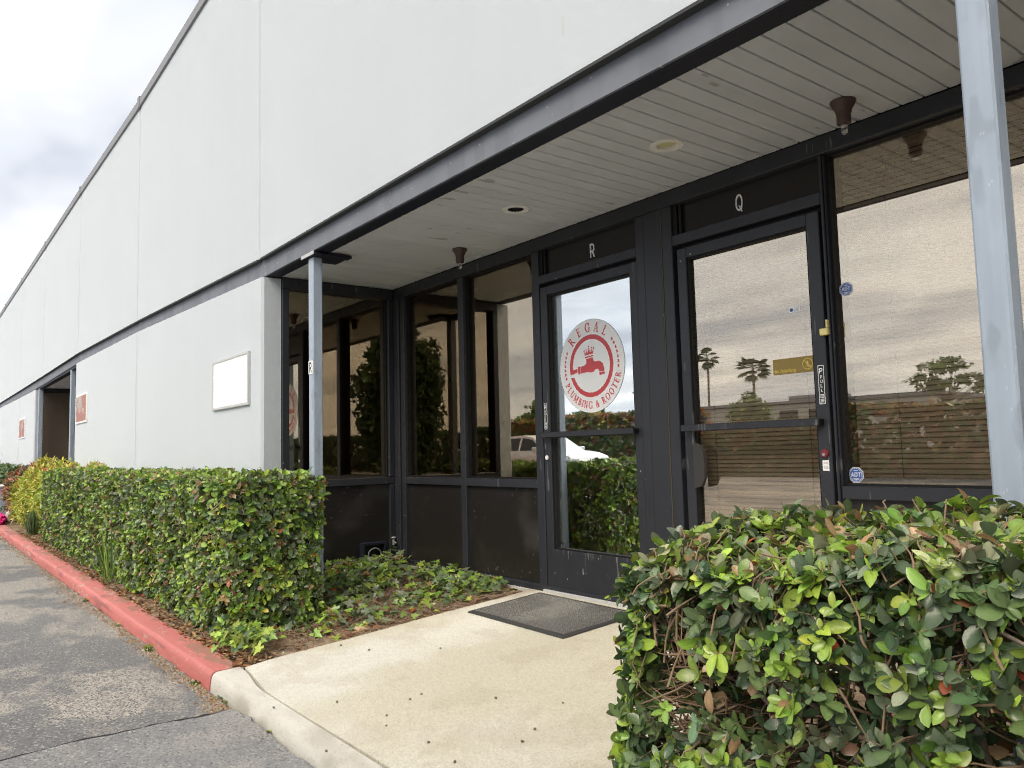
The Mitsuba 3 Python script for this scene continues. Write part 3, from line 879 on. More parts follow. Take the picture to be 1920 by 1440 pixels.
for a0, a1, n in ((152, 199, 7), (41, -9, 7)):
    for q in range(n):
        a = a0 + (a1 - a0) * (q + 0.5) / n
        w2 = abs(a1 - a0) / n * 0.30
        pts = [(r * math.cos(math.radians(t)), r * math.sin(math.radians(t))) for r, t in ((0.80, a - w2), (0.845, a - w2), (0.845, a + w2), (0.80, a + w2))]
        dashes.append(sg.Polygon(pts))
part(dec, 'lettering', on_front(prisms(sa.scale(union_all([l.buffer(0.003) for l in letters]), R_, R_, origin=(0, 0)), 0.0005), dx, 3.5919, dz_), 'm_print_red', kind='stuff')
part(dec, 'emblem', on_front(prisms(sa.scale(union_all(art), R_, R_, origin=(0, 0)), 0.0005), dx, 3.5919, dz_), 'm_print_red', kind='stuff')
part(dec, 'dashes', on_front(prisms(sa.scale(union_all(dashes), R_, R_, origin=(0, 0)), 0.0005), dx, 3.5919, dz_), 'm_print_red', kind='stuff')


def text(s, h, x, y, z, bold=False, sx=1.0, depth=0.0006, center=False):
    t = meshkit.text_mesh(s, h, depth, bold)
    t.vertices[:, 0] *= sx
    if center:
        t.vertices[:, 0] -= (t.vertices[:, 0].min() + t.vertices[:, 0].max()) / 2
    return on_front(t, x, y, z)


single('unit_letter', text('R', 0.094, -3.763, 3.5895, 2.241, False, 0.62, 0.006), 'm_paper', 'white letter R on the dark transom above the mirror-like door', 'letter')
single('unit_letter', text('Q', 0.090, -2.590, 3.5895, 2.252, False, 0.56, 0.006), 'm_paper', 'white letter Q on the dark transom above the door with the blind', 'letter')

pl = thing('letter_plate', 'small white plate with a black letter R on the left post', 'plate')
part(pl, 'plate', box(-5.541, -5.467, 2.3565, 2.3595, 1.574, 1.672), 'm_white')
part(pl, 'letter', text('R', 0.075, -5.504, 2.3563, 1.585, True, 0.8, 0.0008, True), 'm_print_black')


def octagon(r):
    return sg.Polygon([(r * math.cos(math.radians(22.5 + 45 * i)), r * math.sin(math.radians(22.5 + 45 * i))) for i in range(8)])


def security(x, z, r, label):
    k = thing('security_sticker', label, 'sticker')
    part(k, 'backing', on_front(prism(octagon(r), 0.0006), x, YG - 0.001, z), 'm_white')
    part(k, 'field', on_front(prism(octagon(r * 0.93), 0.0004), x, YG - 0.0018, z), 'm_blue')
    part(k, 'border', on_front(prism(octagon(r * 0.84).difference(octagon(r * 0.79)), 0.0004), x, YG - 0.0024, z), 'm_white')
    part(k, 'lettering', cat([text('ADT', r * 0.52, x, YG - 0.0024, z - r * 0.22, True, 0.86, 0.0004, True),
                              on_front(prism(sg.box(-r * 0.3, r * 0.47, r * 0.3, r * 0.56), 0.0004), x, YG - 0.0024, z),
                              on_front(prism(sg.box(-r * 0.42, -r * 0.48, r * 0.42, -r * 0.40), 0.0004), x, YG - 0.0024, z),
                              on_front(prism(sg.box(-r * 0.3, -r * 0.62, r * 0.3, -r * 0.54), 0.0004), x, YG - 0.0024, z)]), 'm_white', kind='stuff')


security(-1.992, 1.714, 0.036, 'blue octagonal security sticker high on the right window')
security(-2.000, 0.811, 0.040, 'blue octagonal security sticker in the lower left corner of the right window')

k = thing('alarm_notice', 'small white sticker with a blue dot on the bronze door glass', 'sticker')
part(k, 'paper', on_front(prism(sg.box(0, 0, 0.064, 0.029), 0.0006), -2.298, 3.593, 1.640), 'm_white')
part(k, 'dot', on_front(prism(sg.Point(0.014, 0.0145).buffer(0.0095), 0.0004), -2.298, 3.5922, 1.640), 'm_blue')
part(k, 'fine_print', cat([on_front(prism(sg.box(0.028, q, 0.058, q + 0.002), 0.0004), -2.298, 3.5922, 1.640) for q in (0.006, 0.011, 0.016, 0.021)]), 'm_alu', kind='stuff')

k = thing('solicitor_sign', 'brown and gold sign with a crossed-out figure on the bronze door', 'sign')
part(k, 'plate', on_front(prism(sg.box(0.004, 0.004, 0.231, 0.077).buffer(0.004), 0.003), -2.408, 3.5925, 1.327), 'm_goldplate')
fig = union_all([sg.Point(0, 0.0125).buffer(0.0035), sg.box(-0.004, -0.004, 0.004, 0.008), sg.box(-0.009, 0.002, 0.009, 0.0055), sg.Polygon([(-0.004, -0.004), (0, -0.004), (-0.003, -0.017), (-0.007, -0.017)]), sg.Polygon([(0, -0.004), (0.004, -0.004), (0.007, -0.017), (0.003, -0.017)])])
sym = union_all([sg.Point(0, 0).buffer(0.029).difference(sg.Point(0, 0).buffer(0.0255)), sg.LineString([(-0.019, 0.019), (0.019, -0.019)]).buffer(0.002), fig])
part(k, 'symbol', on_front(prisms(sym, 0.0006), -2.208, 3.5893, 1.369), 'm_goldprint')
part(k, 'lettering', text('No Soliciting', 0.0155, -2.400, 3.5893, 1.337, True, 0.98, 0.0006), 'm_goldprint', kind='stuff')


def pull_sticker(x, z0, h, label):
    k = thing('pull_sticker', label, 'sticker')
    y = 3.5575
    w = 0.034
    part(k, 'backing', on_front(prism(sg.box(0, 0, w, h), 0.0005), x, y, z0), 'm_print_black')
    fr = sg.box(0.001, 0.001, w - 0.001, h - 0.001).difference(sg.box(0.0038, 0.0042, w - 0.0038, h - 0.0042))
    bits = [on_front(prisms(fr, 0.0004), x, y - 0.0006, z0)]
    step = h * 0.125
    bits.append(text('P', h * 0.13, x + w / 2, y - 0.0006, z0 + h * 0.79, True, 1.0, 0.0004, True))
    for q, c in enumerate('PULL'):
        bits.append(text(c, h * 0.075, x + w / 2, y - 0.0006, z0 + h * (0.66 - 0.115 * q), True, 1.0, 0.0004, True))
    for q in (0.05, 0.085, 0.12, 0.17, 0.205, 0.24):
        bits.append(on_front(prism(sg.box(0.007, h * q, w - 0.007, h * q + h * 0.017), 0.0004), x, y - 0.0006, z0))
    part(k, 'lettering', cat(bits), 'm_white', kind='stuff')


pull_sticker(-2.136, 1.157, 0.194, 'black and white pull sticker on the stile of the door with the blind')
pull_sticker(-4.250, 1.112, 0.182, 'black and white pull sticker on the stile of the mirror-like door')
k = thing('notice_label', 'small white printed label under the red lock', 'label')
part(k, 'paper', box(-2.138, -2.104, 3.5568, 3.5575, 0.832, 0.884), 'm_white')
part(k, 'fine_print', cat([box(-2.132, -2.109, 3.5562, 3.5567, zz, zz + 0.003) for zz in (0.841, 0.847, 0.853, 0.866, 0.872)]), 'm_alu', kind='stuff')


def wall_sign(x0, x1, z0, z1, face, label, cat_='sign board', group=None):
    k = thing('wall_sign', label, cat_, group)
    f = 0.026
    part(k, 'panel', box(x0 + f, x1 - f, 2.293, 2.309, z0 + f, z1 - f), face)
    part(k, 'frame', cat([box(x0, x0 + f, 2.286, 2.3095, z0, z1, 0.003), box(x1 - f, x1, 2.286, 2.3095, z0, z1, 0.003), box(x0 + f, x1 - f, 2.287, 2.3095, z0, z0 + f, 0.003), box(x0 + f, x1 - f, 2.287, 2.3095, z1 - f, z1, 0.003)]), 'm_alu' if face == 'm_white' else 'm_white')
    return k


wall_sign(-7.66, -6.66, 1.416, 1.882, 'm_white', 'blank white sign board in a grey frame on the white wall')
wall_sign(-15.37, -14.33, 1.615, 2.096, 'm_faded', 'faded red sign board beside the dark recess farther along the wall')
wall_sign(-24.1, -22.85, 1.596, 2.095, 'm_faded', 'most distant faded red sign board, beyond the dark recess')

# lamps under the soffit
def bell(x, y, label):
    k = thing('ceiling_lampholder', label, 'lamp')
    z = SOF
    part(k, 'socket', lathe([(0.0, 0), (0.056, 0), (0.056, -0.007), (0.050, -0.018), (0.036, -0.042), (0.031, -0.062), (0.031, -0.098), (0.028, -0.106), (0.016, -0.110), (0, -0.110)][::-1], 32, (x, y, z)), 'm_bronze', smooth=40)
    part(k, 'collar', lathe([(0.0, -0.111), (0.014, -0.111), (0.0145, -0.119), (0.0, -0.119)][::-1], 18, (x, y, z)), 'm_steel', smooth=40)
    part(k, 'bulb', lathe([(0.0, -0.1195), (0.012, -0.120), (0.0145, -0.130), (0.012, -0.146), (0.007, -0.153), (0, -0.155)][::-1], 18, (x, y, z)), 'm_bulb', smooth=True)


bell(-1.769, 3.277, 'brown bell-shaped lampholder with a bare bulb nearest the right post')
bell(-4.820, 3.252, 'brown bell-shaped lampholder at the far left end of the soffit')


def downlight(x, y, lens, label):
    k = thing('recessed_light', label, 'lamp')
    part(k, 'trim', lathe([(0.052, 0.010), (0.052, -0.002), (0.060, -0.006), (0.083, -0.004), (0.086, 0.0)], 40, (x, y, SOF - 0.002)), 'm_trim', smooth=40)
    if lens:
        part(k, 'lens', lathe([(0.0, 0.004), (0.03, 0.006), (0.050, 0.011), (0.0515, 0.016)], 32, (x, y, SOF - 0.002)), 'm_lens', smooth=True)
    else:
        part(k, 'can', lathe([(0.0, 0.0235), (0.046, 0.0235), (0.0515, 0.019), (0.0518, 0.001)], 32, (x, y, SOF - 0.002)), 'm_black', smooth=True)


downlight(-2.561, 3.003, True, 'round recessed soffit light with a yellowed lens')
downlight(-3.814, 3.006, False, 'round recessed soffit light with a dark empty can')

# blinds behind the right unit
def blind(x0, x1, z0, z1, y, label):
    k = thing('window_blind', label, 'blind')
    n = int((z1 - z0) / 0.0238)
    w = 0.0124
    for i in range(n):
        z = z1 - 0.03 - i * 0.0238
        t = np.linspace(-1, 1, 4)
        tilt = math.radians(62)
        sag = 0.0012 * math.sin(i * 0.23)
        v = []
        for xx, s in ((x0, 1), (x1, -1)):
            for q in t:
                bow = 0.0022 * (1 - q * q)
                v.append((xx, y - math.cos(tilt) * q * w * 0.9 - math.sin(tilt) * bow, z - math.sin(tilt) * q * w + math.cos(tilt) * bow + s * sag))
        f = []
        for q in range(3):
            f += [(q, q + 1, q + 5), (q, q + 5, q + 4)]
        part(k, 'slat', trimesh.Trimesh(np.array(v), f, process=False), 'm_blind', smooth=True)
    part(k, 'head_rail', box(x0, x1, y - 0.012, y + 0.014, z1 - 0.02, z1 + 0.012), 'm_blind')
    part(k, 'bottom_rail', box(x0, x1, y - 0.01, y + 0.01, z0 - 0.006, z0 + 0.008, 0.002), 'm_blind')
    for fx in (0.14, 0.83):
        xx = x0 + (x1 - x0) * fx
        part(k, 'ladder_cord', box(xx - 0.0012, xx + 0.0012, y - 0.016, y - 0.0135, z0, z1), 'm_dirt')


blind(-2.962, -2.10, 0.485, 2.10, 3.66, 'pale horizontal slat blind hanging behind the bronze door')
blind(-2.02, -0.48, 0.80, 2.38, 3.69, 'pale horizontal slat blind hanging behind the right window')

# wall vent with a hose ring and a small spigot on the side panel
k = thing('wall_vent', 'dark vent box with a round ring low on the side panel behind the ivy', 'vent')
part(k, 'hood', cat([box(-6.40, -6.33, 3.19, 3.21, 0.0, 0.19, 0.003), box(-6.40, -6.33, 3.40, 3.42, 0.0, 0.19, 0.003), box(-6.40, -6.33, 3.21, 3.40, 0.168, 0.19, 0.003)]), 'm_beam')
ar = np.linspace(-0.3, math.pi + 0.6, 20)
part(k, 'ring', tubes([np.stack([np.full(20, -6.335), 3.305 + 0.062 * np.cos(ar), 0.085 + 0.055 * np.sin(ar)], 1)], [(0.006, 0.006)], 8), 'm_coping', smooth=True)
k = thing('hose_spigot', 'small grey hose spigot by the dark corner above the ivy', 'tap')
part(k, 'body', cat([lathe([(0, 0), (0.011, 0), (0.011, 0.05), (0, 0.05)], 12, (-6.345, 3.50, 0.15)), box(-6.36, -6.30, 3.493, 3.507, 0.165, 0.18, 0.003)]), 'm_steel')
part(k, 'handle', lathe([(0, 0), (0.02, 0), (0.02, 0.008), (0, 0.008)], 14, (-6.345, 3.50, 0.212)), 'm_alu')

# door mat on the ramp
k = thing('door_mat', 'grey waffle-pattern door mat with a black rubber border before the mirror-like door', 'mat')
C4 = np.array([(-4.262, 3.482), (-4.277, 2.886), (-3.318, 2.866), (-3.300, 3.468)])


def mat_sheet(c, dz, n=12):
    u, w = np.meshgrid(np.linspace(0, 1, n), np.linspace(0, 1, n), indexing='ij')
    xy = (1 - u)[..., None] * ((1 - w)[..., None] * c[0] + w[..., None] * c[1]) + u[..., None] * ((1 - w)[..., None] * c[3] + w[..., None] * c[2])
    z = ramp_z(xy[..., 1]) + dz
    i, j = np.meshgrid(np.arange(n - 1), np.arange(n - 1), indexing='ij')
    a = (i * n + j).ravel()
    f = np.vstack([np.stack([a, a + 1, a + n + 1], 1), np.stack([a, a + n + 1, a + n], 1)])
    return trimesh.Trimesh(np.concatenate([xy, z[..., None]], -1).reshape(-1, 3), f, process=False)


inner = C4 + np.array([(0.035, -0.035), (0.035, 0.035), (-0.035, 0.035), (-0.035, -0.035)])
low = mat_sheet(C4, 0.004)
part(k, 'field', mat_sheet(inner, 0.0125), 'm_mat')
rim_v, rim_f = [], []
for a in range(4):
    o0, o1, i0, i1 = C4[a], C4[(a + 1) % 4], inner[a], inner[(a + 1) % 4]
    b0 = len(rim_v)
    for q, dz in ((o0, 0.002), (o1, 0.002), (o0 * 0.75 + i0 * 0.25, 0.0095), (o1 * 0.75 + i1 * 0.25, 0.0095), (i0 * 1.03 - o0 * 0.03, 0.0118), (i1 * 1.03 - o1 * 0.03, 0.0118)):
        rim_v.append((q[0], q[1], ramp_z(q[1]) + dz))
    rim_f += [(b0, b0 + 1, b0 + 3), (b0, b0 + 3, b0 + 2), (b0 + 2, b0 + 3, b0 + 5), (b0 + 2, b0 + 5, b0 + 4)]
part(k, 'border', trimesh.Trimesh(np.array(rim_v), rim_f, process=False), 'm_rubber')

# ---------------------------------------------------------------- leaves, hedges, shrubs
def template(ts, ws):
    """(t along the leaf, half width, which side) of a leaf blade folded along its midrib"""
    rows = []
    for t, w in zip(ts, ws):
        rows += [(t, -w), (t, 0.0), (t, w)]
    f = []
    for i in range(len(ts) - 1):
        a = 3 * i
        for q in (0, 1):
            f += [(a + q, a + q + 1, a + q + 4), (a + q, a + q + 4, a + q + 3)]
    return np.array(rows), np.array(f)


OVATE = template([0, 0.10, 0.30, 0.55, 0.78, 0.93, 1.0], [0.05, 0.30, 0.78, 1.0, 0.86, 0.45, 0.04])
SIMPLE = template([0, 0.30, 0.70, 1.0], [0.10, 0.80, 0.95, 0.08])
TINY = template([0, 0.5, 1.0], [0.08, 1.0, 0.06])


def blades(o, a, n, L, W, tm, fold=0.25, curl=0.18):
    """leaf blades: o base points, a directions, n upper sides, L lengths, W half widths"""
    tp, tf = tm
    a = unit(a)
    s = unit(np.cross(a, n))
    n = np.cross(s, a)
    t, w = tp[:, 0], tp[:, 1]
    L, W = np.broadcast_to(L, len(o)), np.broadcast_to(W, len(o))
    curl = np.broadcast_to(curl, len(o))
    fold = np.broadcast_to(fold, len(o))
    v = (o[:, None] + (L[:, None] * t)[..., None] * a[:, None] + (W[:, None] * w)[..., None] * s[:, None]
         + ((W * fold)[:, None] * np.abs(w) - (L * curl)[:, None] * t ** 2)[..., None] * n[:, None])
    k = len(tp)
    f = tf[None] + (np.arange(len(o)) * k)[:, None, None]
    return v, f, k


def leaf_mesh(v, f, idx=None):
    k = v.shape[1]
    vv = v if idx is None else v[idx]
    nf = f.shape[1]
    ff = (f[:1] - f[0].min())[0][None] + (np.arange(len(vv)) * k)[:, None, None]
    return trimesh.Trimesh(vv.reshape(-1, 3), ff.reshape(-1, 3), process=False)


PAL = dict(dark=(0.058, 0.098, 0.048), mid=(0.105, 0.160, 0.060), grey=(0.140, 0.182, 0.100), fresh=(0.19, 0.295, 0.055), lime=(0.31, 0.42, 0.065),
           yellow=(0.42, 0.40, 0.06), brown=(0.16, 0.085, 0.045), tan=(0.30, 0.20, 0.11), rust=(0.36, 0.10, 0.045), pale=(0.27, 0.29, 0.17), gold=(0.44, 0.45, 0.085))


def colours(n, weights, jitter=0.16, r=rng):
    names = list(weights)
    p = np.array([weights[q] for q in names], float)
    pick = r.choice(len(names), n, p=p / p.sum())
    c = np.array([PAL[q] for q in names])[pick]
    return c * (1 + r.normal(0, jitter, (n, 1))).clip(0.5, 1.6) * (1 + r.normal(0, 0.06, (n, 3)))


def shell(bx, faces, n, rad, bump, r):
    """points on the clipped surface of a hedge and the way out there"""
    x0, x1, y0, y1, z0, z1 = bx
    areas = {'front': (x1 - x0) * (z1 - z0), 'back': (x1 - x0) * (z1 - z0), 'top': (x1 - x0) * (y1 - y0), 'left': (y1 - y0) * (z1 - z0), 'right': (y1 - y0) * (z1 - z0)}
    w = np.array([areas[q] * faces[q] for q in faces])
    pick = r.choice(len(faces), n, p=w / w.sum())
    u = r.random((n, 3))
    p = np.array([x0, y0, z0]) + u * np.array([x1 - x0, y1 - y0, z1 - z0])
    for i, q in enumerate(faces):
        m = pick == i
        ax, val = {'front': (1, y0), 'back': (1, y1), 'top': (2, z1), 'left': (0, x0), 'right': (0, x1)}[q]
        p[m, ax] = val
    lo, hi = np.array([x0, y0, z0 - 10]) + rad, np.array([x1, y1, z1]) - rad
    c = np.clip(p, lo, hi)
    nn = unit(p - c)
    p = c + rad * nn
    p = p + nn * (bump * 2 * (meshkit.fbm(p * 2.6, 3, 21) - 0.5))[:, None]
    return p, nn


def rosettes(p, nn, r, L, tm, up=0.3, spread=0.55, count=(4, 7), wr=0.30, tilt=(30, 78), droop=0.2):
    """leaf whorls on shoot tips: returns blades and the number of each leaf's shoot"""
    m = r.integers(count[0], count[1] + 1, len(p))
    idx = np.repeat(np.arange(len(p)), m)
    ax = unit(nn + spread * r.normal(0, 0.6, nn.shape) + np.array([0, 0, up]))
    ref = np.where(np.abs(ax[:, 2:]) < 0.9, [[0, 0, 1.0]], [[1.0, 0, 0]])
    e1 = unit(np.cross(ax, ref))
    e2 = np.cross(ax, e1)
    start = np.concatenate([[0], np.cumsum(m)[:-1]])
    j = np.arange(len(idx)) - start[idx]
    phi = 2.39996 * j + (r.random(len(p)) * 6.28)[idx] + r.normal(0, 0.25, len(idx))
    th = np.radians(r.uniform(tilt[0], tilt[1], len(idx)))
    rad = np.cos(phi)[:, None] * e1[idx] + np.sin(phi)[:, None] * e2[idx]
    a = np.cos(th)[:, None] * ax[idx] + np.sin(th)[:, None] * rad
    n = np.sin(th)[:, None] * ax[idx] - np.cos(th)[:, None] * rad + 0.22 * r.normal(0, 1, (len(idx), 3))
    Ls = L * (r.lognormal(0, 0.30, len(idx))).clip(0.4, 1.6)
    o = p[idx] - ax[idx] * (0.012 + 0.03 * r.random(len(idx)))[:, None] * (L / 0.05)
    v, f, k = blades(o, a, n, Ls, Ls * wr * r.uniform(0.8, 1.15, len(idx)), tm, r.uniform(0.05, 0.7, len(idx)), r.uniform(-0.12, 0.45, len(idx)))
    return v, f, idx, Ls


def paint(v, c):
    k = v.shape[1]
    rib = np.ones(k)
    rib[1::3] = 1.28                                     # paler midrib
    return (c[:, None, :] * rib[None, :, None]).reshape(-1, 3).clip(0, 0.75)


def hedge(name, label, bx, faces, tips, L, rad, seed, tm_near, weights, inner, twigs, pieces=300, far=None, group=None, bump=0.06, young=0.16, tilt=(0.0, 0.0), proud=0.018, top=None, holes=0.0, wr=0.30):
    r = np.random.default_rng(seed)
    k = thing(name, label, 'hedge', group)
    p, nn = shell(bx, faces, tips, rad, bump, r)
    if far is not None:
        keep = far(p, r)
        p, nn = p[keep], nn[keep]
    gap = meshkit.fbm(p * np.array([6.5, 6.5, 5.0]) + 3.3, 3, 77)
    keep = (gap > 0.34 + holes * 0.16) | (nn[:, 2] > 0.6) | (r.random(len(p)) > holes)
    p, nn = p[keep], nn[keep]
    p = p - nn * (r.random(len(p)) ** 1.6 * (0.085 + 0.05 * holes))[:, None]
    p[:, 2] += (tilt[0] * np.clip(p[:, 0] - bx[0] - 0.63, -1, 0.6) + tilt[1] * (p[:, 1] - bx[2])) * np.clip((p[:, 2] - bx[4]) / (bx[5] - bx[4]), 0, 1)
    v, f, idx, Ls = rosettes(p, nn, r, L, tm_near, wr=wr)
    base = colours(len(p), weights, 0.18, r)[idx]
    if top:                                               # clipped top: pale regrowth and cut, dried tips
        tp = nn[:, 2] > 0.75
        ct = colours(len(p), top, 0.2, r)
        base = np.where((tp & (r.random(len(p)) < 0.75))[idx][:, None], ct[idx], base)
    fresh = (r.random(len(p)) < young)[idx]
    c = np.where(fresh[:, None], colours(len(idx), {'fresh': 3, 'lime': 1.6}, 0.15, r), base * (1 + r.normal(0, 0.14, (len(idx), 1))))
    odd = r.random(len(idx)) < 0.024
    c[odd] = colours(int(odd.sum()), {'yellow': 1, 'rust': 1.3, 'tan': 2, 'brown': 2}, 0.15, r)
    c = c.clip(0.01, 0.6)
    # the leaves that show largest are parts of their own, the rest one mass
    dist = np.linalg.norm(v[:, v.shape[1] // 2] - EYE, axis=1)
    out = (np.einsum('ij,ij->i', v.mean(1) - p[idx], nn[idx]) > -0.012)
    mid = v.mean(1)
    seen = out & ((nn[idx] * unit(EYE - mid)).sum(1) > 0.02) & ((unit(mid - EYE) @ FW) > 0.74) & (mid[:, 2] > -0.1)
    score = np.where(seen, Ls / dist, 0)
    own = np.argsort(-score)[:pieces]
    own = own[score[own] > 0]
    for q in own:
        part(k, 'leaf', leaf_mesh(v, f, [q]), 'm_leaf', smooth=True, color=paint(v[q:q + 1], c[q:q + 1]))
    rest = np.setdiff1d(np.arange(len(v)), own)
    part(k, 'foliage', leaf_mesh(v, f, rest), 'm_leaf', smooth=True, color=paint(v[rest], c[rest]), kind='stuff')
    # older leaves inside
    x0, x1, y0, y1, z0, z1 = bx
    n = inner
    o = np.array([x0, y0, z0]) + np.array([x1 - x0, y1 - y0, z1 - z0 - 0.05]) * (0.06 + 0.88 * r.random((n, 3)))
    o[:, 2] += (tilt[0] * np.clip(o[:, 0] - x0 - 0.63, -1, 0.6) + tilt[1] * (o[:, 1] - y0)) * np.clip((o[:, 2] - z0) / (z1 - z0), 0, 1)
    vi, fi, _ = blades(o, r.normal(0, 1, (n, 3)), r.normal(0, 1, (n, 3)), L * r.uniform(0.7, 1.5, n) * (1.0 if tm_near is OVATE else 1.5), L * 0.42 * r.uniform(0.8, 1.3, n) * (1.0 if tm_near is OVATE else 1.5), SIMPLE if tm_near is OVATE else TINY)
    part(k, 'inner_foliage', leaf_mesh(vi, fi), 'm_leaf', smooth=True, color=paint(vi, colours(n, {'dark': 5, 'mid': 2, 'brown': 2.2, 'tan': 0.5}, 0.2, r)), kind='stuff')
    # branches and twigs
    if twigs:
        big, small = twigs
        for _ in range(big):
            b = np.array([r.uniform(x0 + 0.15, x1 - 0.15), (y0 + y1) / 2 + r.uniform(-0.12, 0.12), z0])
            e = p[r.integers(len(p))]
            path = wander(b, b + (e - b) * 0.92, 9, 0.022)
            part(k, 'branch', tubes([path], [(r.uniform(0.008, 0.015), 0.004)], 7), 'm_bark', smooth=True)
        sel = r.integers(0, len(p), small)
        ps, rs = [], []
        for s in sel:
            e = p[s] + nn[s] * r.uniform(-0.02, proud)
            b = e - nn[s] * r.uniform(0.08, 0.26) + r.normal(0, 0.06, 3)
            ps.append(wander(b, e, 5, 0.008))
            rs.append((r.uniform(0.0022, 0.0042), 0.0012))
        if top:
            sel = np.flatnonzero(nn[:, 2] > 0.75)
            for s in r.choice(sel, min(900, len(sel)), replace=len(sel) < 900):
                e = p[s] + np.array([r.normal(0, 0.02), r.normal(0, 0.02), r.uniform(0.0, 0.022)])
                ps.append(wander(e - np.array([r.normal(0, 0.035), r.normal(0, 0.035), r.uniform(0.03, 0.09)]), e, 4, 0.006))
                rs.append((0.0026, 0.0018))
        part(k, 'twigs', tubes(ps, rs, 4), 'm_twig', smooth=True, kind='stuff')
    return k, p, nn



# foreground hedge on the right of the path
FH = (-1.66, 2.2, 1.55, 2.26, -0.17, 0.715)
hedge('foreground_hedge', 'clipped broad-leaved green hedge in the right foreground in front of the right window', FH,
      {'front': 1.0, 'top': 1.15, 'left': 1.0, 'back': 0.35, 'right': 0.2}, 11500, 0.036, 0.12, 41, OVATE,
      {'dark': 3.0, 'mid': 3.6, 'grey': 1.8, 'fresh': 1.6, 'lime': 0.3}, 5200, (34, 4200), far=lambda p, r: (p[:, 0] < -0.35) | (r.random(len(p)) < 0.4), tilt=(0.11, 0.145), proud=0.004, top={'grey': 3, 'fresh': 3, 'lime': 1.1, 'pale': 2.2, 'tan': 0.9}, holes=0.9, wr=0.275)

# left hedge along the red kerb
LH = (-13.7, -5.05, 1.60, 2.28, -0.19, 0.85)


def thin(p, r):
    return r.random(len(p)) < np.clip(1.15 - (-5.0 - p[:, 0]) * 0.055, 0.6, 1)


hedge('roadside_hedge', 'long clipped green hedge beside the red kerb on the left', LH,
      {'front': 1.0, 'top': 1.0, 'right': 1.35, 'back': 0.55, 'left': 0.7}, 19000, 0.037, 0.11, 42, SIMPLE,
      {'dark': 0.6, 'mid': 2.8, 'grey': 3.2, 'fresh': 3.0, 'tan': 0.7, 'lime': 0.6}, 9000, (14, 6500), far=thin, young=0.22, top={'fresh': 3, 'lime': 1.6, 'grey': 2, 'pale': 0.8, 'tan': 0.4})

# feathery shrubs at the far end of the roadside hedge
def feathery(name, label, lumps, n, L, weights_low, weights_top, seed, cat_='shrub', wr=0.17):
    r = np.random.default_rng(seed)
    k = thing(name, label, cat_)
    P_, N_ = [], []
    tot = sum(q[3] * q[5] for q in lumps)
    for cx, cy, cz, rx, ry, rz in lumps:
        m = int(n * rx * rz / tot)
        d = unit(r.normal(0, 1, (m, 3)))
        d[:, 2] = np.abs(d[:, 2]) * np.where(r.random(m) < 0.75, 1, -1)
        rr = (0.62 + 0.42 * r.random(m) ** 0.7)[:, None]
        q = np.array([cx, cy, cz]) + d * np.array([rx, ry, rz]) * rr
        q += d * (0.16 * (meshkit.fbm(q * 3, 3, 5) - 0.5))[:, None]
        keep = q[:, 2] > -0.17
        P_.append(q[keep])
        N_.append(d[keep])
    p, nn = np.vstack(P_), np.vstack(N_)
    v, f, idx, Ls = rosettes(p, nn, r, L, TINY, 0.55, 0.8, (5, 8), wr, (20, 95))
    c = colours(len(p), weights_low, 0.2, r)[idx] * (1 + r.normal(0, 0.15, (len(idx), 1)))
    tip = (r.random(len(p)) < np.clip((nn[:, 2] - 0.35) * 0.6, 0, 0.4))[idx]
    c[tip] = colours(int(tip.sum()), weights_top, 0.2, r)
    part(k, 'foliage', leaf_mesh(v, f), 'm_leaf', smooth=True, color=paint(v, c.clip(0.01, 0.7)), kind='stuff')
    ps, rs = [], []
    for cx, cy, cz, rx, ry, rz in lumps:
        for _ in range(14):
            b = np.array([cx + r.normal(0, rx * 0.25), cy + r.normal(0, ry * 0.25), -0.16])
            e = p[r.integers(len(p))]
            e = np.array([cx, cy, cz]) + np.array([rx, ry, rz]) * unit(r.normal(0, 1, 3) + np.array([0, 0, 0.8])) * 0.9
            ps.append(wander(b, e, 6, 0.02))
            rs.append((0.009, 0.002))
    part(k, 'stems', tubes(ps, rs, 5), 'm_bark', smooth=True, kind='stuff')
    return k


feathery('yellow_shrub', 'feathery bright yellow-green shrub with orange tips at the far end of the hedge',
         [(-14.6, 2.0, 0.35, 0.9, 0.42, 0.64), (-15.9, 1.95, 0.35, 0.9, 0.42, 0.68), (-13.0, 2.22, 0.55, 1.0, 0.2, 0.40), (-17.0, 1.9, 0.25, 0.6, 0.36, 0.6)], 4200, 0.075,
         {'gold': 5, 'lime': 2.2, 'yellow': 2.0, 'fresh': 0.8}, {'rust': 2.5, 'tan': 1.2, 'gold': 1.5}, 51)
feathery('brown_shrub', 'reddish brown feathery shrub left of the yellow shrub',
         [(-18.3, 1.95, 0.25, 0.8, 0.40, 0.62), (-19.6, 2.0, 0.22, 0.8, 0.40, 0.66)], 2400, 0.08,
         {'brown': 2.6, 'tan': 2.2, 'rust': 1.3, 'mid': 1.6}, {'rust': 2.5, 'tan': 2}, 52)
feathery('dark_shrub', 'dark green shrub at the left edge beyond the brown one',
         [(-22.0, 2.0, 0.25, 1.2, 0.45, 0.68), (-24.6, 2.0, 0.25, 1.6, 0.5, 0.72), (-28.0, 2.0, 0.25, 2.4, 0.5, 0.74)], 3200, 0.10,
         {'dark': 4, 'mid': 2, 'grey': 1}, {'mid': 1}, 53, wr=0.3)


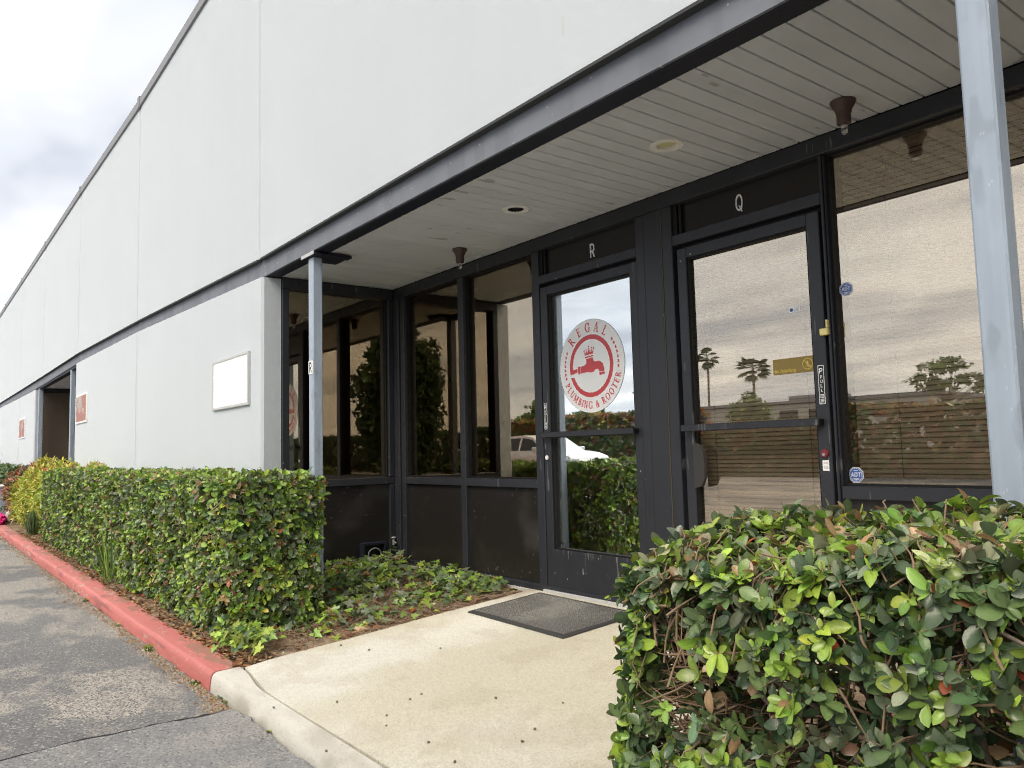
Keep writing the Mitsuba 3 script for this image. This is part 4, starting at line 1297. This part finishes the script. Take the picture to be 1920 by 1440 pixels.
# strap-leaved tufts and kerb weeds
def tuft(name, label, x, y, z, n, h, wt, seed, cat_='plant', spread=0.5, group=None):
    r = np.random.default_rng(seed)
    o = np.array([x, y, z]) + r.normal(0, 0.03, (n, 3)) * np.array([1, 1, 0])
    a = unit(np.column_stack([r.normal(0, spread, n), r.normal(0, spread, n), np.ones(n)]))
    v, f, _ = blades(o, a, np.column_stack([-a[:, 0], -a[:, 1], 0.3 + 0 * a[:, 2]]), h * r.uniform(0.6, 1.2, n), 0.007, OVATE, 0.3, r.uniform(-0.5, -0.05, n))
    c = colours(n, wt, 0.2, r)
    return single(name, leaf_mesh(v, f), 'm_leaf', label, cat_, group, smooth=True, color=paint(v, c))


tuft('strap_leaf_plant', 'tuft of long narrow green leaves growing out of the foot of the hedge', -8.3, 1.56, -0.18, 46, 0.42, {'fresh': 2, 'mid': 2, 'lime': 0.5}, 61)
tuft('ornamental_grass', 'fine grey-green grass tuft by the far end of the red kerb', -14.7, 1.62, -0.18, 150, 0.34, {'mid': 2, 'grey': 2}, 62, 'grass', 0.42)


def weed(x, y, z, s, n, seed, label):
    r = np.random.default_rng(seed)
    k = thing('kerb_weed', label, 'weed')
    p = np.array([x, y, z]) + r.normal(0, 1, (n, 3)) * np.array([s * 1.6, s * 0.4, 0]) + np.array([0, 0, s * 0.5]) * r.random((n, 1))
    v, f, idx, _ = rosettes(p, np.tile([0, -0.3, 1.0], (n, 1)), r, s * 0.55, SIMPLE, 0.3, 0.7, (4, 7), 0.4)
    part(k, 'foliage', leaf_mesh(v, f), 'm_leaf', smooth=True, color=paint(v, colours(len(v), {'grey': 2, 'lime': 1, 'tan': 0.8}, 0.2, r)), kind='stuff')


for q, (x, y, s, n, lab) in enumerate([(-5.65, 1.302, 0.042, 16, 'largest pale weed against the face of the red kerb'), (-4.63, 1.305, 0.028, 12, 'small weed at the near end of the red kerb'),
                                       (-4.22, 1.322, 0.026, 8, 'small weed in the crack below the grey kerb'), (-3.60, 1.338, 0.02, 6, 'tiny weed at the grey kerb nearest the viewer'),
                                       (-8.0, 1.30, 0.035, 14, 'low weed at the red kerb in the middle distance'), (-6.6, 1.302, 0.026, 10, 'little weed between two others on the red kerb')]):
    weed(x, y, -0.276, s, n, 70 + q, lab)

# ivy that covers the bed under the dark panels
def ivy_leaf():
    ang = np.radians([-90, -62, -28, -6, 30, 48, 68, 90, 112, 132, 150, 186, 208, 242])
    rad = np.array([0.10, 0.50, 0.60, 0.34, 0.62, 0.42, 0.52, 0.98, 0.52, 0.42, 0.62, 0.34, 0.60, 0.50])
    p = np.stack([rad * np.cos(ang), rad * np.sin(ang) + 0.30], 1)
    p = np.vstack([[0.0, 0.30], p])
    n = len(ang)
    return p, np.array([(0, 1 + i, 1 + (i + 1) % n) for i in range(n)])


def ivy(o, nrm, size, r):
    p, f = ivy_leaf()
    ref = r.normal(0, 1, o.shape)
    a = unit(np.cross(nrm, ref))
    s = np.cross(a, nrm)
    h = 0.16 * np.abs(p[:, 0]) - 0.10 * p[:, 1] ** 2
    v = o[:, None] + size[:, None, None] * (p[None, :, :1] * s[:, None] + p[None, :, 1:] * a[:, None] + h[None, :, None] * nrm[:, None])
    ff = f[None] + (np.arange(len(o)) * len(p))[:, None, None]
    return v, trimesh.Trimesh(v.reshape(-1, 3), ff.reshape(-1, 3), process=False)


r = np.random.default_rng(81)
n = 5200
x, y = r.uniform(-6.34, -4.43, n), r.uniform(1.56, 3.53, n)
dens = meshkit.fbm(np.stack([x * 1.7, y * 1.7, x * 0], -1), 3, 15)
edge = np.clip((-4.47 - x) / 0.55, 0, 1) * np.clip((y - 1.6) / 0.5, 0, 1)
wall = np.clip((y - 2.7) / 0.6, 0, 1)
want = np.clip((edge * 0.9 + 0.45 * wall * np.clip((-4.5 - x) / 0.3, 0, 1)) * (0.22 + 2.6 * (dens - 0.36)), 0, 1)
keep = r.random(n) < want
x, y, dens, edge = x[keep], y[keep], dens[keep], edge[keep]
mound = (0.03 + 0.09 * np.clip((-4.6 - x) / 1.0, 0, 1) * np.clip((y - 1.8) / 0.7, 0, 1)) * (0.5 + dens)
z = soil_z(x, y) + mound * (0.45 + 0.7 * r.random(len(x)))
nrm = unit(np.column_stack([r.normal(0.18, 0.5, len(x)), r.normal(-0.22, 0.5, len(x)), np.ones(len(x))]))
v, m_ = ivy(np.column_stack([x, y, z]), nrm, r.uniform(0.030, 0.068, len(x)), r)
c = colours(len(x), {'mid': 2.0, 'fresh': 3.4, 'grey': 4.2, 'lime': 1.8, 'tan': 0.6, 'rust': 0.2}, 0.2, r)
IV = thing('ivy_ground_cover', 'ivy creeping over the soil under the dark panels beside the path', 'ivy', kind='stuff')
scene[IV] = mikit.ply(m_, 'm_leaf', False, color=np.repeat(c, v.shape[1], 0))
# bright ivy at the hedge foot
n = 150
o = np.column_stack([r.normal(-4.86, 0.16, n), r.normal(1.66, 0.06, n), 0 * r.random(n)])
o[:, 2] = soil_z(o[:, 0], o[:, 1]) + 0.02 + 0.10 * r.random(n)
v, m_ = ivy(o, unit(np.column_stack([r.normal(0.2, 0.4, n), r.normal(-0.5, 0.4, n), np.ones(n)])), r.uniform(0.03, 0.06, n), r)
IV2 = thing('young_ivy', 'bright lime young ivy at the near foot of the roadside hedge', 'ivy', kind='stuff')
scene[IV2] = mikit.ply(m_, 'm_leaf', False, color=np.repeat(colours(n, {'lime': 3, 'fresh': 2, 'mid': 1}, 0.18, r), v.shape[1], 0))
# dry vines and roots
ps, rs = [], []
for _ in range(420):
    x0_, y0_ = r.uniform(-5.5, -4.46), r.uniform(1.6, 3.35)
    if meshkit.fbm(np.array([x0_ * 1.7, y0_ * 1.7, 0.0]), 3, 15) > 0.60 and r.random() < 0.6:
        continue
    t = r.uniform(0, 6.28)
    L_ = r.uniform(0.08, 0.38)
    q = wander((x0_, y0_, 0), (x0_ + L_ * math.cos(t), min(y0_ + 0.6 * L_ * math.sin(t), 3.5), 0), 6, 0.014)
    q[:, 0] = np.minimum(q[:, 0], -4.40)
    q[:, 2] = soil_z(q[:, 0], q[:, 1]) + 0.006 + np.abs(r.normal(0, 0.014, 6))
    ps.append(q)
    rs.append((r.uniform(0.0016, 0.0042), 0.0012))
DV = thing('dry_vines', 'tangle of dry brown vine stems on the bare soil next to the path', 'vines', kind='stuff')
scene[DV] = mikit.ply(tubes(ps, rs, 4), 'm_twig', True)
q = wander((-4.98, 1.62, 0), (-4.52, 1.55, 0), 9, 0.02)
q[:, 2] = soil_z(q[:, 0], q[:, 1]) + 0.008
single('surface_root', tubes([q], [(0.009, 0.005)], 7), 'm_bark', 'dark woody root lying on the soil near the end of the red kerb', 'root', smooth=True)

# fallen leaves and grit
def litter(name, label, x, y, z, wt, L, seed, cat_):
    r = np.random.default_rng(seed)
    n = len(x)
    o = np.column_stack([x, y, z])
    v, f, _ = blades(o, np.column_stack([r.normal(0, 1, n), r.normal(0, 1, n), r.normal(0, 0.15, n)]), unit(np.column_stack([r.normal(0, 0.3, n), r.normal(0, 0.3, n), np.ones(n)])), L * r.uniform(0.5, 1.4, n), L * 0.27, SIMPLE, r.uniform(0.1, 0.7, n), r.uniform(-0.4, 0.3, n))
    k = thing(name, label, cat_, kind='stuff')
    scene[k] = mikit.ply(leaf_mesh(v, f), 'm_matt', False, color=paint(v, colours(n, wt, 0.22, r)))


n = 1500
x = -4.45 - 11 * r.random(n) ** 1.5
y = 1.47 + np.abs(r.normal(0, 0.085, n))
litter('leaf_litter', 'dry brown leaf litter on the soil strip behind the red kerb', x, y, np.maximum(soil_z(x, y), -0.19) + 0.008, {'tan': 3, 'brown': 3, 'rust': 0.6}, 0.034, 82, 'leaves')
n = 500
x, y = r.uniform(-5.9, -4.43, n), r.uniform(1.55, 3.5, n)
litter('bed_litter', 'dead brown leaves among the ivy in the bed beside the path', x, y, soil_z(x, y) + 0.012, {'tan': 3, 'brown': 2.5, 'rust': 1.2}, 0.036, 83, 'leaves')


def grit(name, label, x, y, z, s, mat, seed):
    r = np.random.default_rng(seed)
    base = np.array([(1, 0, -0.3), (-0.5, 0.87, -0.3), (-0.5, -0.87, -0.3), (0.1, 0.1, 0.8)])
    n = len(x)
    a = r.uniform(0, 6.28, n)
    sc = s * r.lognormal(0, 0.4, n)
    R = np.stack([np.stack([np.cos(a), -np.sin(a), 0 * a], -1), np.stack([np.sin(a), np.cos(a), 0 * a], -1), np.stack([0 * a, 0 * a, 0 * a + 1], -1)], 1)
    v = np.column_stack([x, y, z])[:, None] + sc[:, None, None] * np.einsum('nij,kj->nki', R, base * (1, 1, 0.8))
    f = np.array([(0, 1, 3), (1, 2, 3), (2, 0, 3), (0, 2, 1)])[None] + (np.arange(n) * 4)[:, None, None]
    k = thing(name, label, 'grit', kind='stuff')
    cc = colours(n, {'tan': 3, 'stone': 4, 'brown': 1}, 0.2, r)
    scene[k] = mikit.ply(trimesh.Trimesh(v.reshape(-1, 3), f.reshape(-1, 3), process=False), 'm_matt', False, color=np.repeat(cc, 4, 0))


PAL['stone'] = (0.36, 0.32, 0.26)
n = 5200
x = -3.9 - 12 * r.random(n) ** 1.6
grit('gutter_grit', 'tan grit and debris lying in the gutter along the red kerb', x, 1.315 - np.abs(r.normal(0, 0.055, n)) * (0.5 + meshkit.noise(np.stack([x * 2, x * 0, x * 0], -1), 3)), np.full(n, -0.273), 0.0055, None, 84)
n = 3000
x, y = r.uniform(-5.4, -4.42, n), r.uniform(1.49, 3.5, n)
grit('bed_grit', 'small stones and crumbs on the bare soil between kerb and ivy', x, y, soil_z(x, y) + 0.003, 0.005, None, 85)

# dark droppings scattered on the path
PEL = [(-4.073, 2.083), (-3.202, 1.841), (-3.216, 1.908), (-3.114, 1.674), (-3.011, 1.616), (-2.727, 1.647), (-2.502, 1.621), (-2.336, 1.661), (-2.484, 1.485), (-2.5, 1.998), (-2.447, 1.893), (-2.62, 2.25), (-3.75, 2.35), (-4.30, 2.02), (-3.45, 1.60), (-2.9, 2.1)]
pod = trimesh.creation.icosphere(subdivisions=1, radius=1.0)
for q, (x, y) in enumerate(PEL):
    m_ = pod.copy()
    m_.vertices *= np.array([0.0062, 0.0042, 0.0036]) * (0.8 + 0.4 * rng.random())
    m_.vertices += rng.normal(0, 0.0009, m_.vertices.shape)
    m_.apply_transform(trimesh.transformations.rotation_matrix(rng.uniform(0, 6), (0, 0, 1)))
    m_.apply_translation((x, y, ramp_z(y) + 0.005))
    single('seed_pod', m_, 'm_seed', 'small dark seed pod lying loose on the cream path', 'seed pod', 'dark seed pods scattered over the path')
for q, (x, y) in enumerate([(-3.669, 1.385), (-3.0, 1.345), (-2.714, 1.36), (-3.85, 1.41)]):
    m_ = pod.copy()
    m_.vertices *= np.array([0.007, 0.005, 0.0045])
    m_.apply_translation((x, y, -0.190))
    single('seed_pod', m_, 'm_seed', 'small dark seed pod lying on the grey kerb', 'seed pod', 'dark seed pods on the grey kerb')

# things at the far left end of the kerb
def stone(name, label, x, y, z, s, mat, seed):
    m_ = trimesh.creation.icosphere(subdivisions=3, radius=1.0)
    w = meshkit.fbm(m_.vertices * 1.6 + seed, 3, seed)
    m_.vertices *= (0.7 + 0.6 * w)[:, None] * np.array(s)
    m_.apply_translation((x, y, z))
    return single(name, m_, mat, label, 'stone', smooth=True)


stone('pale_stone', 'pale rounded stone at the foot of the shrubs', -18.6, 1.78, -0.10, (0.42, 0.22, 0.17), 'm_kerb', 3)
m_ = trimesh.creation.icosphere(subdivisions=4, radius=1.0)
w = meshkit.fbm(m_.vertices * 2.6, 4, 5)
m_.vertices *= (0.55 + 0.9 * w)[:, None] * np.array([0.62, 0.12, 0.12])
m_.apply_translation((-18.3, 1.43, -0.10))
single('pink_cloth', m_, 'm_pink', 'crumpled bright pink cloth lying on the red kerb', 'cloth', smooth=True)
k = thing('utility_box', 'dark grey utility box with a pale lid at the left edge', 'utility box')
part(k, 'body', box(-20.6, -20.05, 1.56, 1.86, -0.2, 0.46, 0.015), 'm_post')
part(k, 'lid', box(-20.65, -20.0, 1.53, 1.89, 0.462, 0.51, 0.015), 'm_white')

# ---------------------------------------------------------------- across the lot: what the glass mirrors
single_structure('bank', loft([np.array([(-13.2, -0.3), (-13.6, 0.02), (-14.2, 0.35), (-16.0, 0.7), (-18.5, 0.55), (-18.5, -0.3)])] * 2, [-70, 45]), 'm_soil', 'low soil bank on the far side of the lot')


def bank_hedge(name, label, x0, x1, y0, y1, z1, n, L, wl, wt, seed):
    r = np.random.default_rng(seed)
    k = thing(name, label, 'hedge')
    x, y, u = r.uniform(x0, x1, n), r.uniform(y0, y1, n), r.random(n)
    top = z1 * (0.86 + 0.28 * meshkit.fbm(np.stack([x * 0.35, x * 0, x * 0], -1), 4, seed)) + 0.2 * meshkit.fbm(np.stack([x * 2, y, x * 0], -1), 2, seed)
    face = r.random(n) < 0.6
    y = np.where(face, y1 + 0.15 * (meshkit.fbm(np.stack([x * 1.2, u * 3, x * 0], -1), 3, 2) - 0.5) - 0.05 * r.random(n), y)
    z = np.where(face, u * top, top * (1 - 0.05 * r.random(n)))
    nn = np.where(face[:, None], [[0, 1.0, 0.25]], [[0, 0.2, 1.0]])
    v, f, idx, _ = rosettes(np.column_stack([x, y, z]), unit(nn), r, L, TINY, 0.2, 0.8, (4, 6), 0.33)
    c = colours(n, wl, 0.2, r)[idx]
    g_ = (r.random(n) < np.clip((z / top - 0.45) * 1.1, 0, 0.55))[idx]
    c[g_] = colours(int(g_.sum()), wt, 0.2, r)
    part(k, 'foliage', leaf_mesh(v, f), 'm_leaf', smooth=True, color=paint(v, c.clip(0.01, 0.6)), kind='stuff')
    ps = [wander((q, (y0 + y1) / 2, 0), (q + r.normal(0, 0.4), (y0 + y1) / 2 + r.normal(0, 0.2), z1 * 0.9), 5, 0.04) for q in np.arange(x0, x1, 0.7)]
    part(k, 'stems', tubes(ps, [(0.03, 0.01)] * len(ps), 5), 'm_bark', smooth=True, kind='stuff')


bank_hedge('far_hedge', 'overgrown hedge with orange tips across the lot, seen mirrored in the doors', -52, -18, -15.6, -13.5, 2.15, 15000, 0.15,
           {'dark': 3, 'brown': 2, 'mid': 2.4, 'tan': 0.8}, {'rust': 2, 'tan': 2, 'gold': 0.8, 'fresh': 1}, 91)
bank_hedge('far_hedge', 'brownish hedge across the lot, mirrored in the right window', -12.4, 12, -15.6, -13.5, 1.85, 7000, 0.15,
           {'dark': 2.4, 'brown': 2.6, 'mid': 2.0, 'tan': 1.2}, {'tan': 2, 'mid': 2, 'rust': 0.6}, 92)

bank_hedge('far_hedge', 'lowest stretch of hedge across the lot, mirrored in the bronze door', -18.4, -12.2, -15.6, -13.5, 1.42, 2600, 0.15,
           {'dark': 2.4, 'brown': 2.6, 'mid': 2.0, 'tan': 1.2}, {'tan': 2, 'mid': 2, 'rust': 0.6}, 94)
bank_hedge('far_hedge', 'dark hedge across the lot to the right, mirrored twice in the corner windows', 12.2, 62, -15.6, -13.5, 1.9, 12000, 0.17,
           {'dark': 3, 'mid': 2, 'brown': 1}, {'mid': 1, 'dark': 1}, 93)


def tree(name, label, x, y, z0, h, crown, n, L, wt, seed, trunk=0.12, group=None, fork=0.45, holes=0.5, tm=SIMPLE):
    r = np.random.default_rng(seed)
    k = thing(name, label, 'tree', group)
    base = np.array([x, y, z0])
    topt = base + np.array([r.normal(0, 0.1), r.normal(0, 0.1), h * fork])
    part(k, 'trunk', tubes([wander(base, topt, 8, 0.02 * trunk / 0.12)], [(trunk, trunk * 0.65)], 9), 'm_bark', smooth=True)
    ps, rs, tips = [], [], []
    for cx, cz, rx, rz in crown:
        for _ in range(7):
            d = unit(r.normal(0, 1, 3) + np.array([0, 0, 0.3]))
            e = base + np.array([cx, 0, cz]) + d * np.array([rx, rx, rz]) * 0.85
            b = topt - np.array([0, 0, h * 0.2 * r.random()])
            q = wander(b, e, 7, 0.04 * h / 5)
            ps.append(q)
            rs.append((trunk * 0.4, trunk * 0.07))
            tips.append(q[2:])
    part(k, 'limbs', tubes(ps, rs, 5), 'm_bark', smooth=True, kind='stuff')
    P_, N_ = [], []
    tot = sum(q[2] ** 2 for q in crown)
    for cx, cz, rx, rz in crown:
        m = int(n * rx * rx / tot)
        d = unit(r.normal(0, 1, (m, 3)))
        q = base + np.array([cx, 0, cz]) + d * np.array([rx, rx, rz]) * (0.35 + 0.7 * r.random(m) ** 0.6)[:, None]
        gap = meshkit.fbm(q * (2.2 / max(rx, 0.4)) + seed, 3, seed)
        keep = gap > np.quantile(gap, holes * 0.6)
        P_.append(q[keep])
        N_.append(d[keep])
    p, nn = np.vstack(P_), np.vstack(N_)
    v, f, idx, _ = rosettes(p, nn, r, L, tm, 0.1, 1.0, (4, 6), 0.3)
    part(k, 'crown', leaf_mesh(v, f), 'm_leaf', smooth=True, color=paint(v, (colours(len(p), wt, 0.2, r)[idx] * (1 + r.normal(0, 0.15, (len(idx), 1)))).clip(0.01, 0.5)), kind='stuff')
    return k


GREEN = {'dark': 3, 'mid': 3, 'grey': 1, 'fresh': 0.6}
tree('leafy_tree', 'dark bushy tree standing behind the viewer, mirrored in the corner windows', 7.6, -4.35, -0.27, 5.0,
     [(0, 1.5, 1.1, 1.0), (0.1, 2.3, 1.3, 1.0), (0.15, 3.2, 1.4, 1.0), (-0.2, 4.1, 1.1, 0.8), (0.6, 2.7, 0.9, 0.7), (-0.7, 3.4, 0.9, 0.7)], 6500, 0.13, {'dark': 3, 'mid': 2}, 101, 0.13, holes=0.35)
for q, (x, y, z0, s, lab) in enumerate([(-30.5, -18.0, 0.5, 1.0, 'green bush behind the far hedge, left of the decal in the mirror image'), (-27.0, -18.2, 0.5, 0.82, 'lower green bush behind the far hedge under the decal in the mirror image'),
                                        (-23.0, -19.0, 0.5, 0.62, 'small dark bush behind the far hedge, right of the decal in the mirror image')]):
    tree('green_bush', lab, x, y, z0, 2.2 * s, [(0, 1.7 * s, 1.3 * s, 1.2 * s), (-1.1 * s, 1.3 * s, 1.0 * s, 1.0 * s), (1.1 * s, 1.2 * s, 1.0 * s, 0.9 * s)], int(2000 * s), 0.17, {'mid': 3, 'fresh': 2, 'dark': 1}, 110 + q, 0.08, 'bushes behind the far hedge', 0.3)
tree('spreading_tree', 'thin spreading tree mirrored at the right of the right window', -20.4, -40.0, 0.0, 5.3,
     [(0, 5.2, 1.4, 0.45), (-1.3, 4.5, 0.9, 0.4), (1.4, 4.3, 1.0, 0.4), (-0.4, 4.1, 1.2, 0.4), (2.0, 3.7, 0.7, 0.35)], 800, 0.20, GREEN, 121, 0.10, fork=0.62, holes=0.9, tm=TINY)
tree('round_bush_tree', 'sparse round tree in front of the shorter palm, mirrored in the bronze door', -33.8, -40.0, 0.0, 4.6,
     [(0, 3.4, 1.4, 0.9), (-0.9, 3.0, 0.9, 0.7), (1.1, 3.1, 0.9, 0.7), (0.1, 4.3, 0.6, 0.5)], 800, 0.2, GREEN, 122, 0.1, holes=0.8, tm=TINY)


def palm(x, y, h, cr, seed, label):
    r = np.random.default_rng(seed)
    k = thing('palm_tree', label, 'palm tree')
    tp = np.array([x + r.normal(0, 0.15), y, h - cr * 0.55])
    part(k, 'trunk', tubes([wander((x, y, 0), tp, 10, 0.035)], [(0.14, 0.10)], 9), 'm_bark', smooth=True)
    vs, fs = [], []
    for i in range(34):
        d = unit(np.array([r.normal(), r.normal(), r.uniform(-0.75, 1.0)]))
        e = tp + d * cr * 0.55
        s = unit(np.cross(d, [0, 0, 1.0]))
        u = np.cross(s, d)
        for a in np.linspace(-1.2, 1.2, 13):
            dirn = math.cos(a) * d + math.sin(a) * s
            tip = e + dirn * cr * 0.55 * r.uniform(0.8, 1.1) - np.array([0, 0, 0.16 * cr])
            w = np.cross(dirn, u) * 0.055 * cr
            mid_ = (e + tip) / 2 + np.array([0, 0, 0.05 * cr])
            b = len(vs)
            vs += [e, mid_ + w, tip, mid_ - w]
            fs += [(b, b + 1, b + 2), (b, b + 2, b + 3)]
        b = len(vs)
        vs += [tp + s * 0.02, tp - s * 0.02, e - s * 0.02, e + s * 0.02]
        fs += [(b, b + 1, b + 2), (b, b + 2, b + 3)]
    m_ = trimesh.Trimesh(np.array(vs), fs, process=False)
    part(k, 'crown', m_, 'm_leaf', color=np.tile(np.array(PAL['dark']) * 1.2, (len(vs), 1)), kind='stuff')


palm(-53.0, -60.0, 11.0, 1.25, 131, 'taller slender palm mirrored at the left of the bronze door')
palm(-40.4, -50.0, 8.3, 1.45, 132, 'shorter palm with a fuller crown mirrored in the bronze door')


def far_building(name, label, x0, x1, y, z1, wins, seed, roof_unit=None):
    k = thing(name, label, 'building')
    part(k, 'wall', box(x0, x1, y - 16, y, -0.3, z1), 'm_farwall')
    part(k, 'roof', box(x0 - 0.4, x1 + 0.4, y - 16.4, y + 0.5, z1 + 0.01, z1 + 0.45), 'm_coping')
    for a in wins:
        part(k, 'window', box(a, a + 3.2, y + 0.01, y + 0.12, z1 * 0.62, z1 * 0.86), 'm_panel')
    if roof_unit:
        part(k, 'roof_unit', box(roof_unit[0], roof_unit[1], y - 8, y - 3, z1 + 0.46, z1 + 1.4), 'm_coping')


far_building('far_building', 'long pale building far across the lot mirrored in the doors', -128, -84, -104, 7.4, np.arange(-124, -88, 6.5), 1)
far_building('far_building', 'pale low building with a roof unit mirrored right of the palms', -82, -50, -104, 7.3, np.arange(-79, -54, 5.2), 2, (-74, -66))
far_building('far_building', 'wide pale building mirrored at the left of the right window', -48, 10, -112, 6.6, np.arange(-45, 4, 7.2), 3)

k = thing('light_pole', 'thin grey car park light pole mirrored beside the decal', 'light pole')
part(k, 'mast', tubes([np.array([(-44.5, -40, 0), (-44.5, -40, 5.4)])], [(0.07, 0.05)], 8), 'm_coping')
part(k, 'lamp_head', box(-44.9, -44.2, -40.15, -39.85, 5.4, 5.52, 0.02), 'm_coping')


def car(key, label, xn, y, z, paint_, heading=1):
    """car whose nose is at xn and points along +x"""
    k = thing(key, label, 'car')
    L_, H = 4.5, 1.55
    prof = [(0.05, 0.28), (0.0, 0.62), (0.10, 0.84), (0.55, 0.96), (1.25, 1.04), (1.95, 1.46), (2.5, 1.55), (3.5, 1.53), (4.15, 1.12), (4.42, 1.02), (4.5, 0.62), (4.42, 0.28)]
    body = sg.Polygon(prof)
    for cx in (0.86, 3.52):
        body = body.difference(sg.Point(cx, 0.33).buffer(0.40, 24))
    body = body.buffer(-0.05).buffer(0.05)
    m_ = prism(body, 1.80)
    for _ in range(2):
        m_ = m_.subdivide()
    v = m_.vertices.copy()
    h_ = np.clip((v[:, 1] - 0.85) / 0.7, 0, 1)
    e_ = np.clip(np.abs(v[:, 0] - L_ / 2) / (L_ / 2), 0, 1) ** 4
    v[:, 2] = (v[:, 2] - 0.9) * (1 - 0.26 * h_) * (1 - 0.16 * e_)
    m_.vertices = np.stack([xn - v[:, 0], y + v[:, 2], z + v[:, 1]], 1)
    m_.faces = m_.faces[:, ::-1]
    part(k, 'body', m_, paint_, smooth=25)

    def sidewin(pts, s):
        pts = np.array(pts)
        hh = np.clip((pts[:, 1] - 0.85) / 0.7, 0, 1)
        yy = s * (0.9 * (1 - 0.26 * hh) + 0.006)
        vv = np.stack([xn - pts[:, 0], y + yy, z + pts[:, 1]], 1)
        return trimesh.Trimesh(vv, [(0, i, i + 1) for i in range(1, len(pts) - 1)], process=False)
    for s in (1, -1):
        part(k, 'side_window', sidewin([(1.40, 1.06), (1.98, 1.40), (2.48, 1.47), (2.50, 1.06)], s), 'm_carglass')
        part(k, 'side_window', sidewin([(2.60, 1.06), (2.60, 1.47), (3.40, 1.45), (3.85, 1.10)], s), 'm_carglass')
        part(k, 'mirror', box(xn - 1.62, xn - 1.42, y + s * 0.98 - 0.09, y + s * 0.98 + 0.09, z + 1.02, z + 1.16, 0.03), paint_)
        part(k, 'headlight', box(xn - 0.22, xn - 0.02, y + s * 0.62 - 0.16, y + s * 0.62 + 0.12, z + 0.66, z + 0.80, 0.03), 'm_alu')
        for cx in (0.86, 3.52):
            w_ = lathe([(0.20, -0.1), (0.32, -0.1), (0.335, -0.06), (0.335, 0.06), (0.32, 0.1), (0.20, 0.1)], 28)
            w_.vertices = np.stack([xn - cx + w_.vertices[:, 0], y + s * 0.78 + w_.vertices[:, 2], z + 0.335 + w_.vertices[:, 1]], 1)
            wk = part(k, 'wheel', w_, 'm_rubber', smooth=40)
            rm = lathe([(0.0, 0.05), (0.21, 0.08), (0.21, -0.08), (0.0, -0.05)], 20)
            rm.vertices = np.stack([xn - cx + rm.vertices[:, 0], y + s * 0.78 + rm.vertices[:, 2], z + 0.335 + rm.vertices[:, 1]], 1)
            part(wk, 'rim', rm, 'm_steel', smooth=40)
    return k


car('parked_car', 'white car parked across the lot, its nose mirrored in the door glass', -17.4, -9.2, -0.10, 'm_carwhite')
car('parked_car', 'red car parked behind the white one, mirrored in the window', -19.9, -6.4, -0.15, 'm_carred')
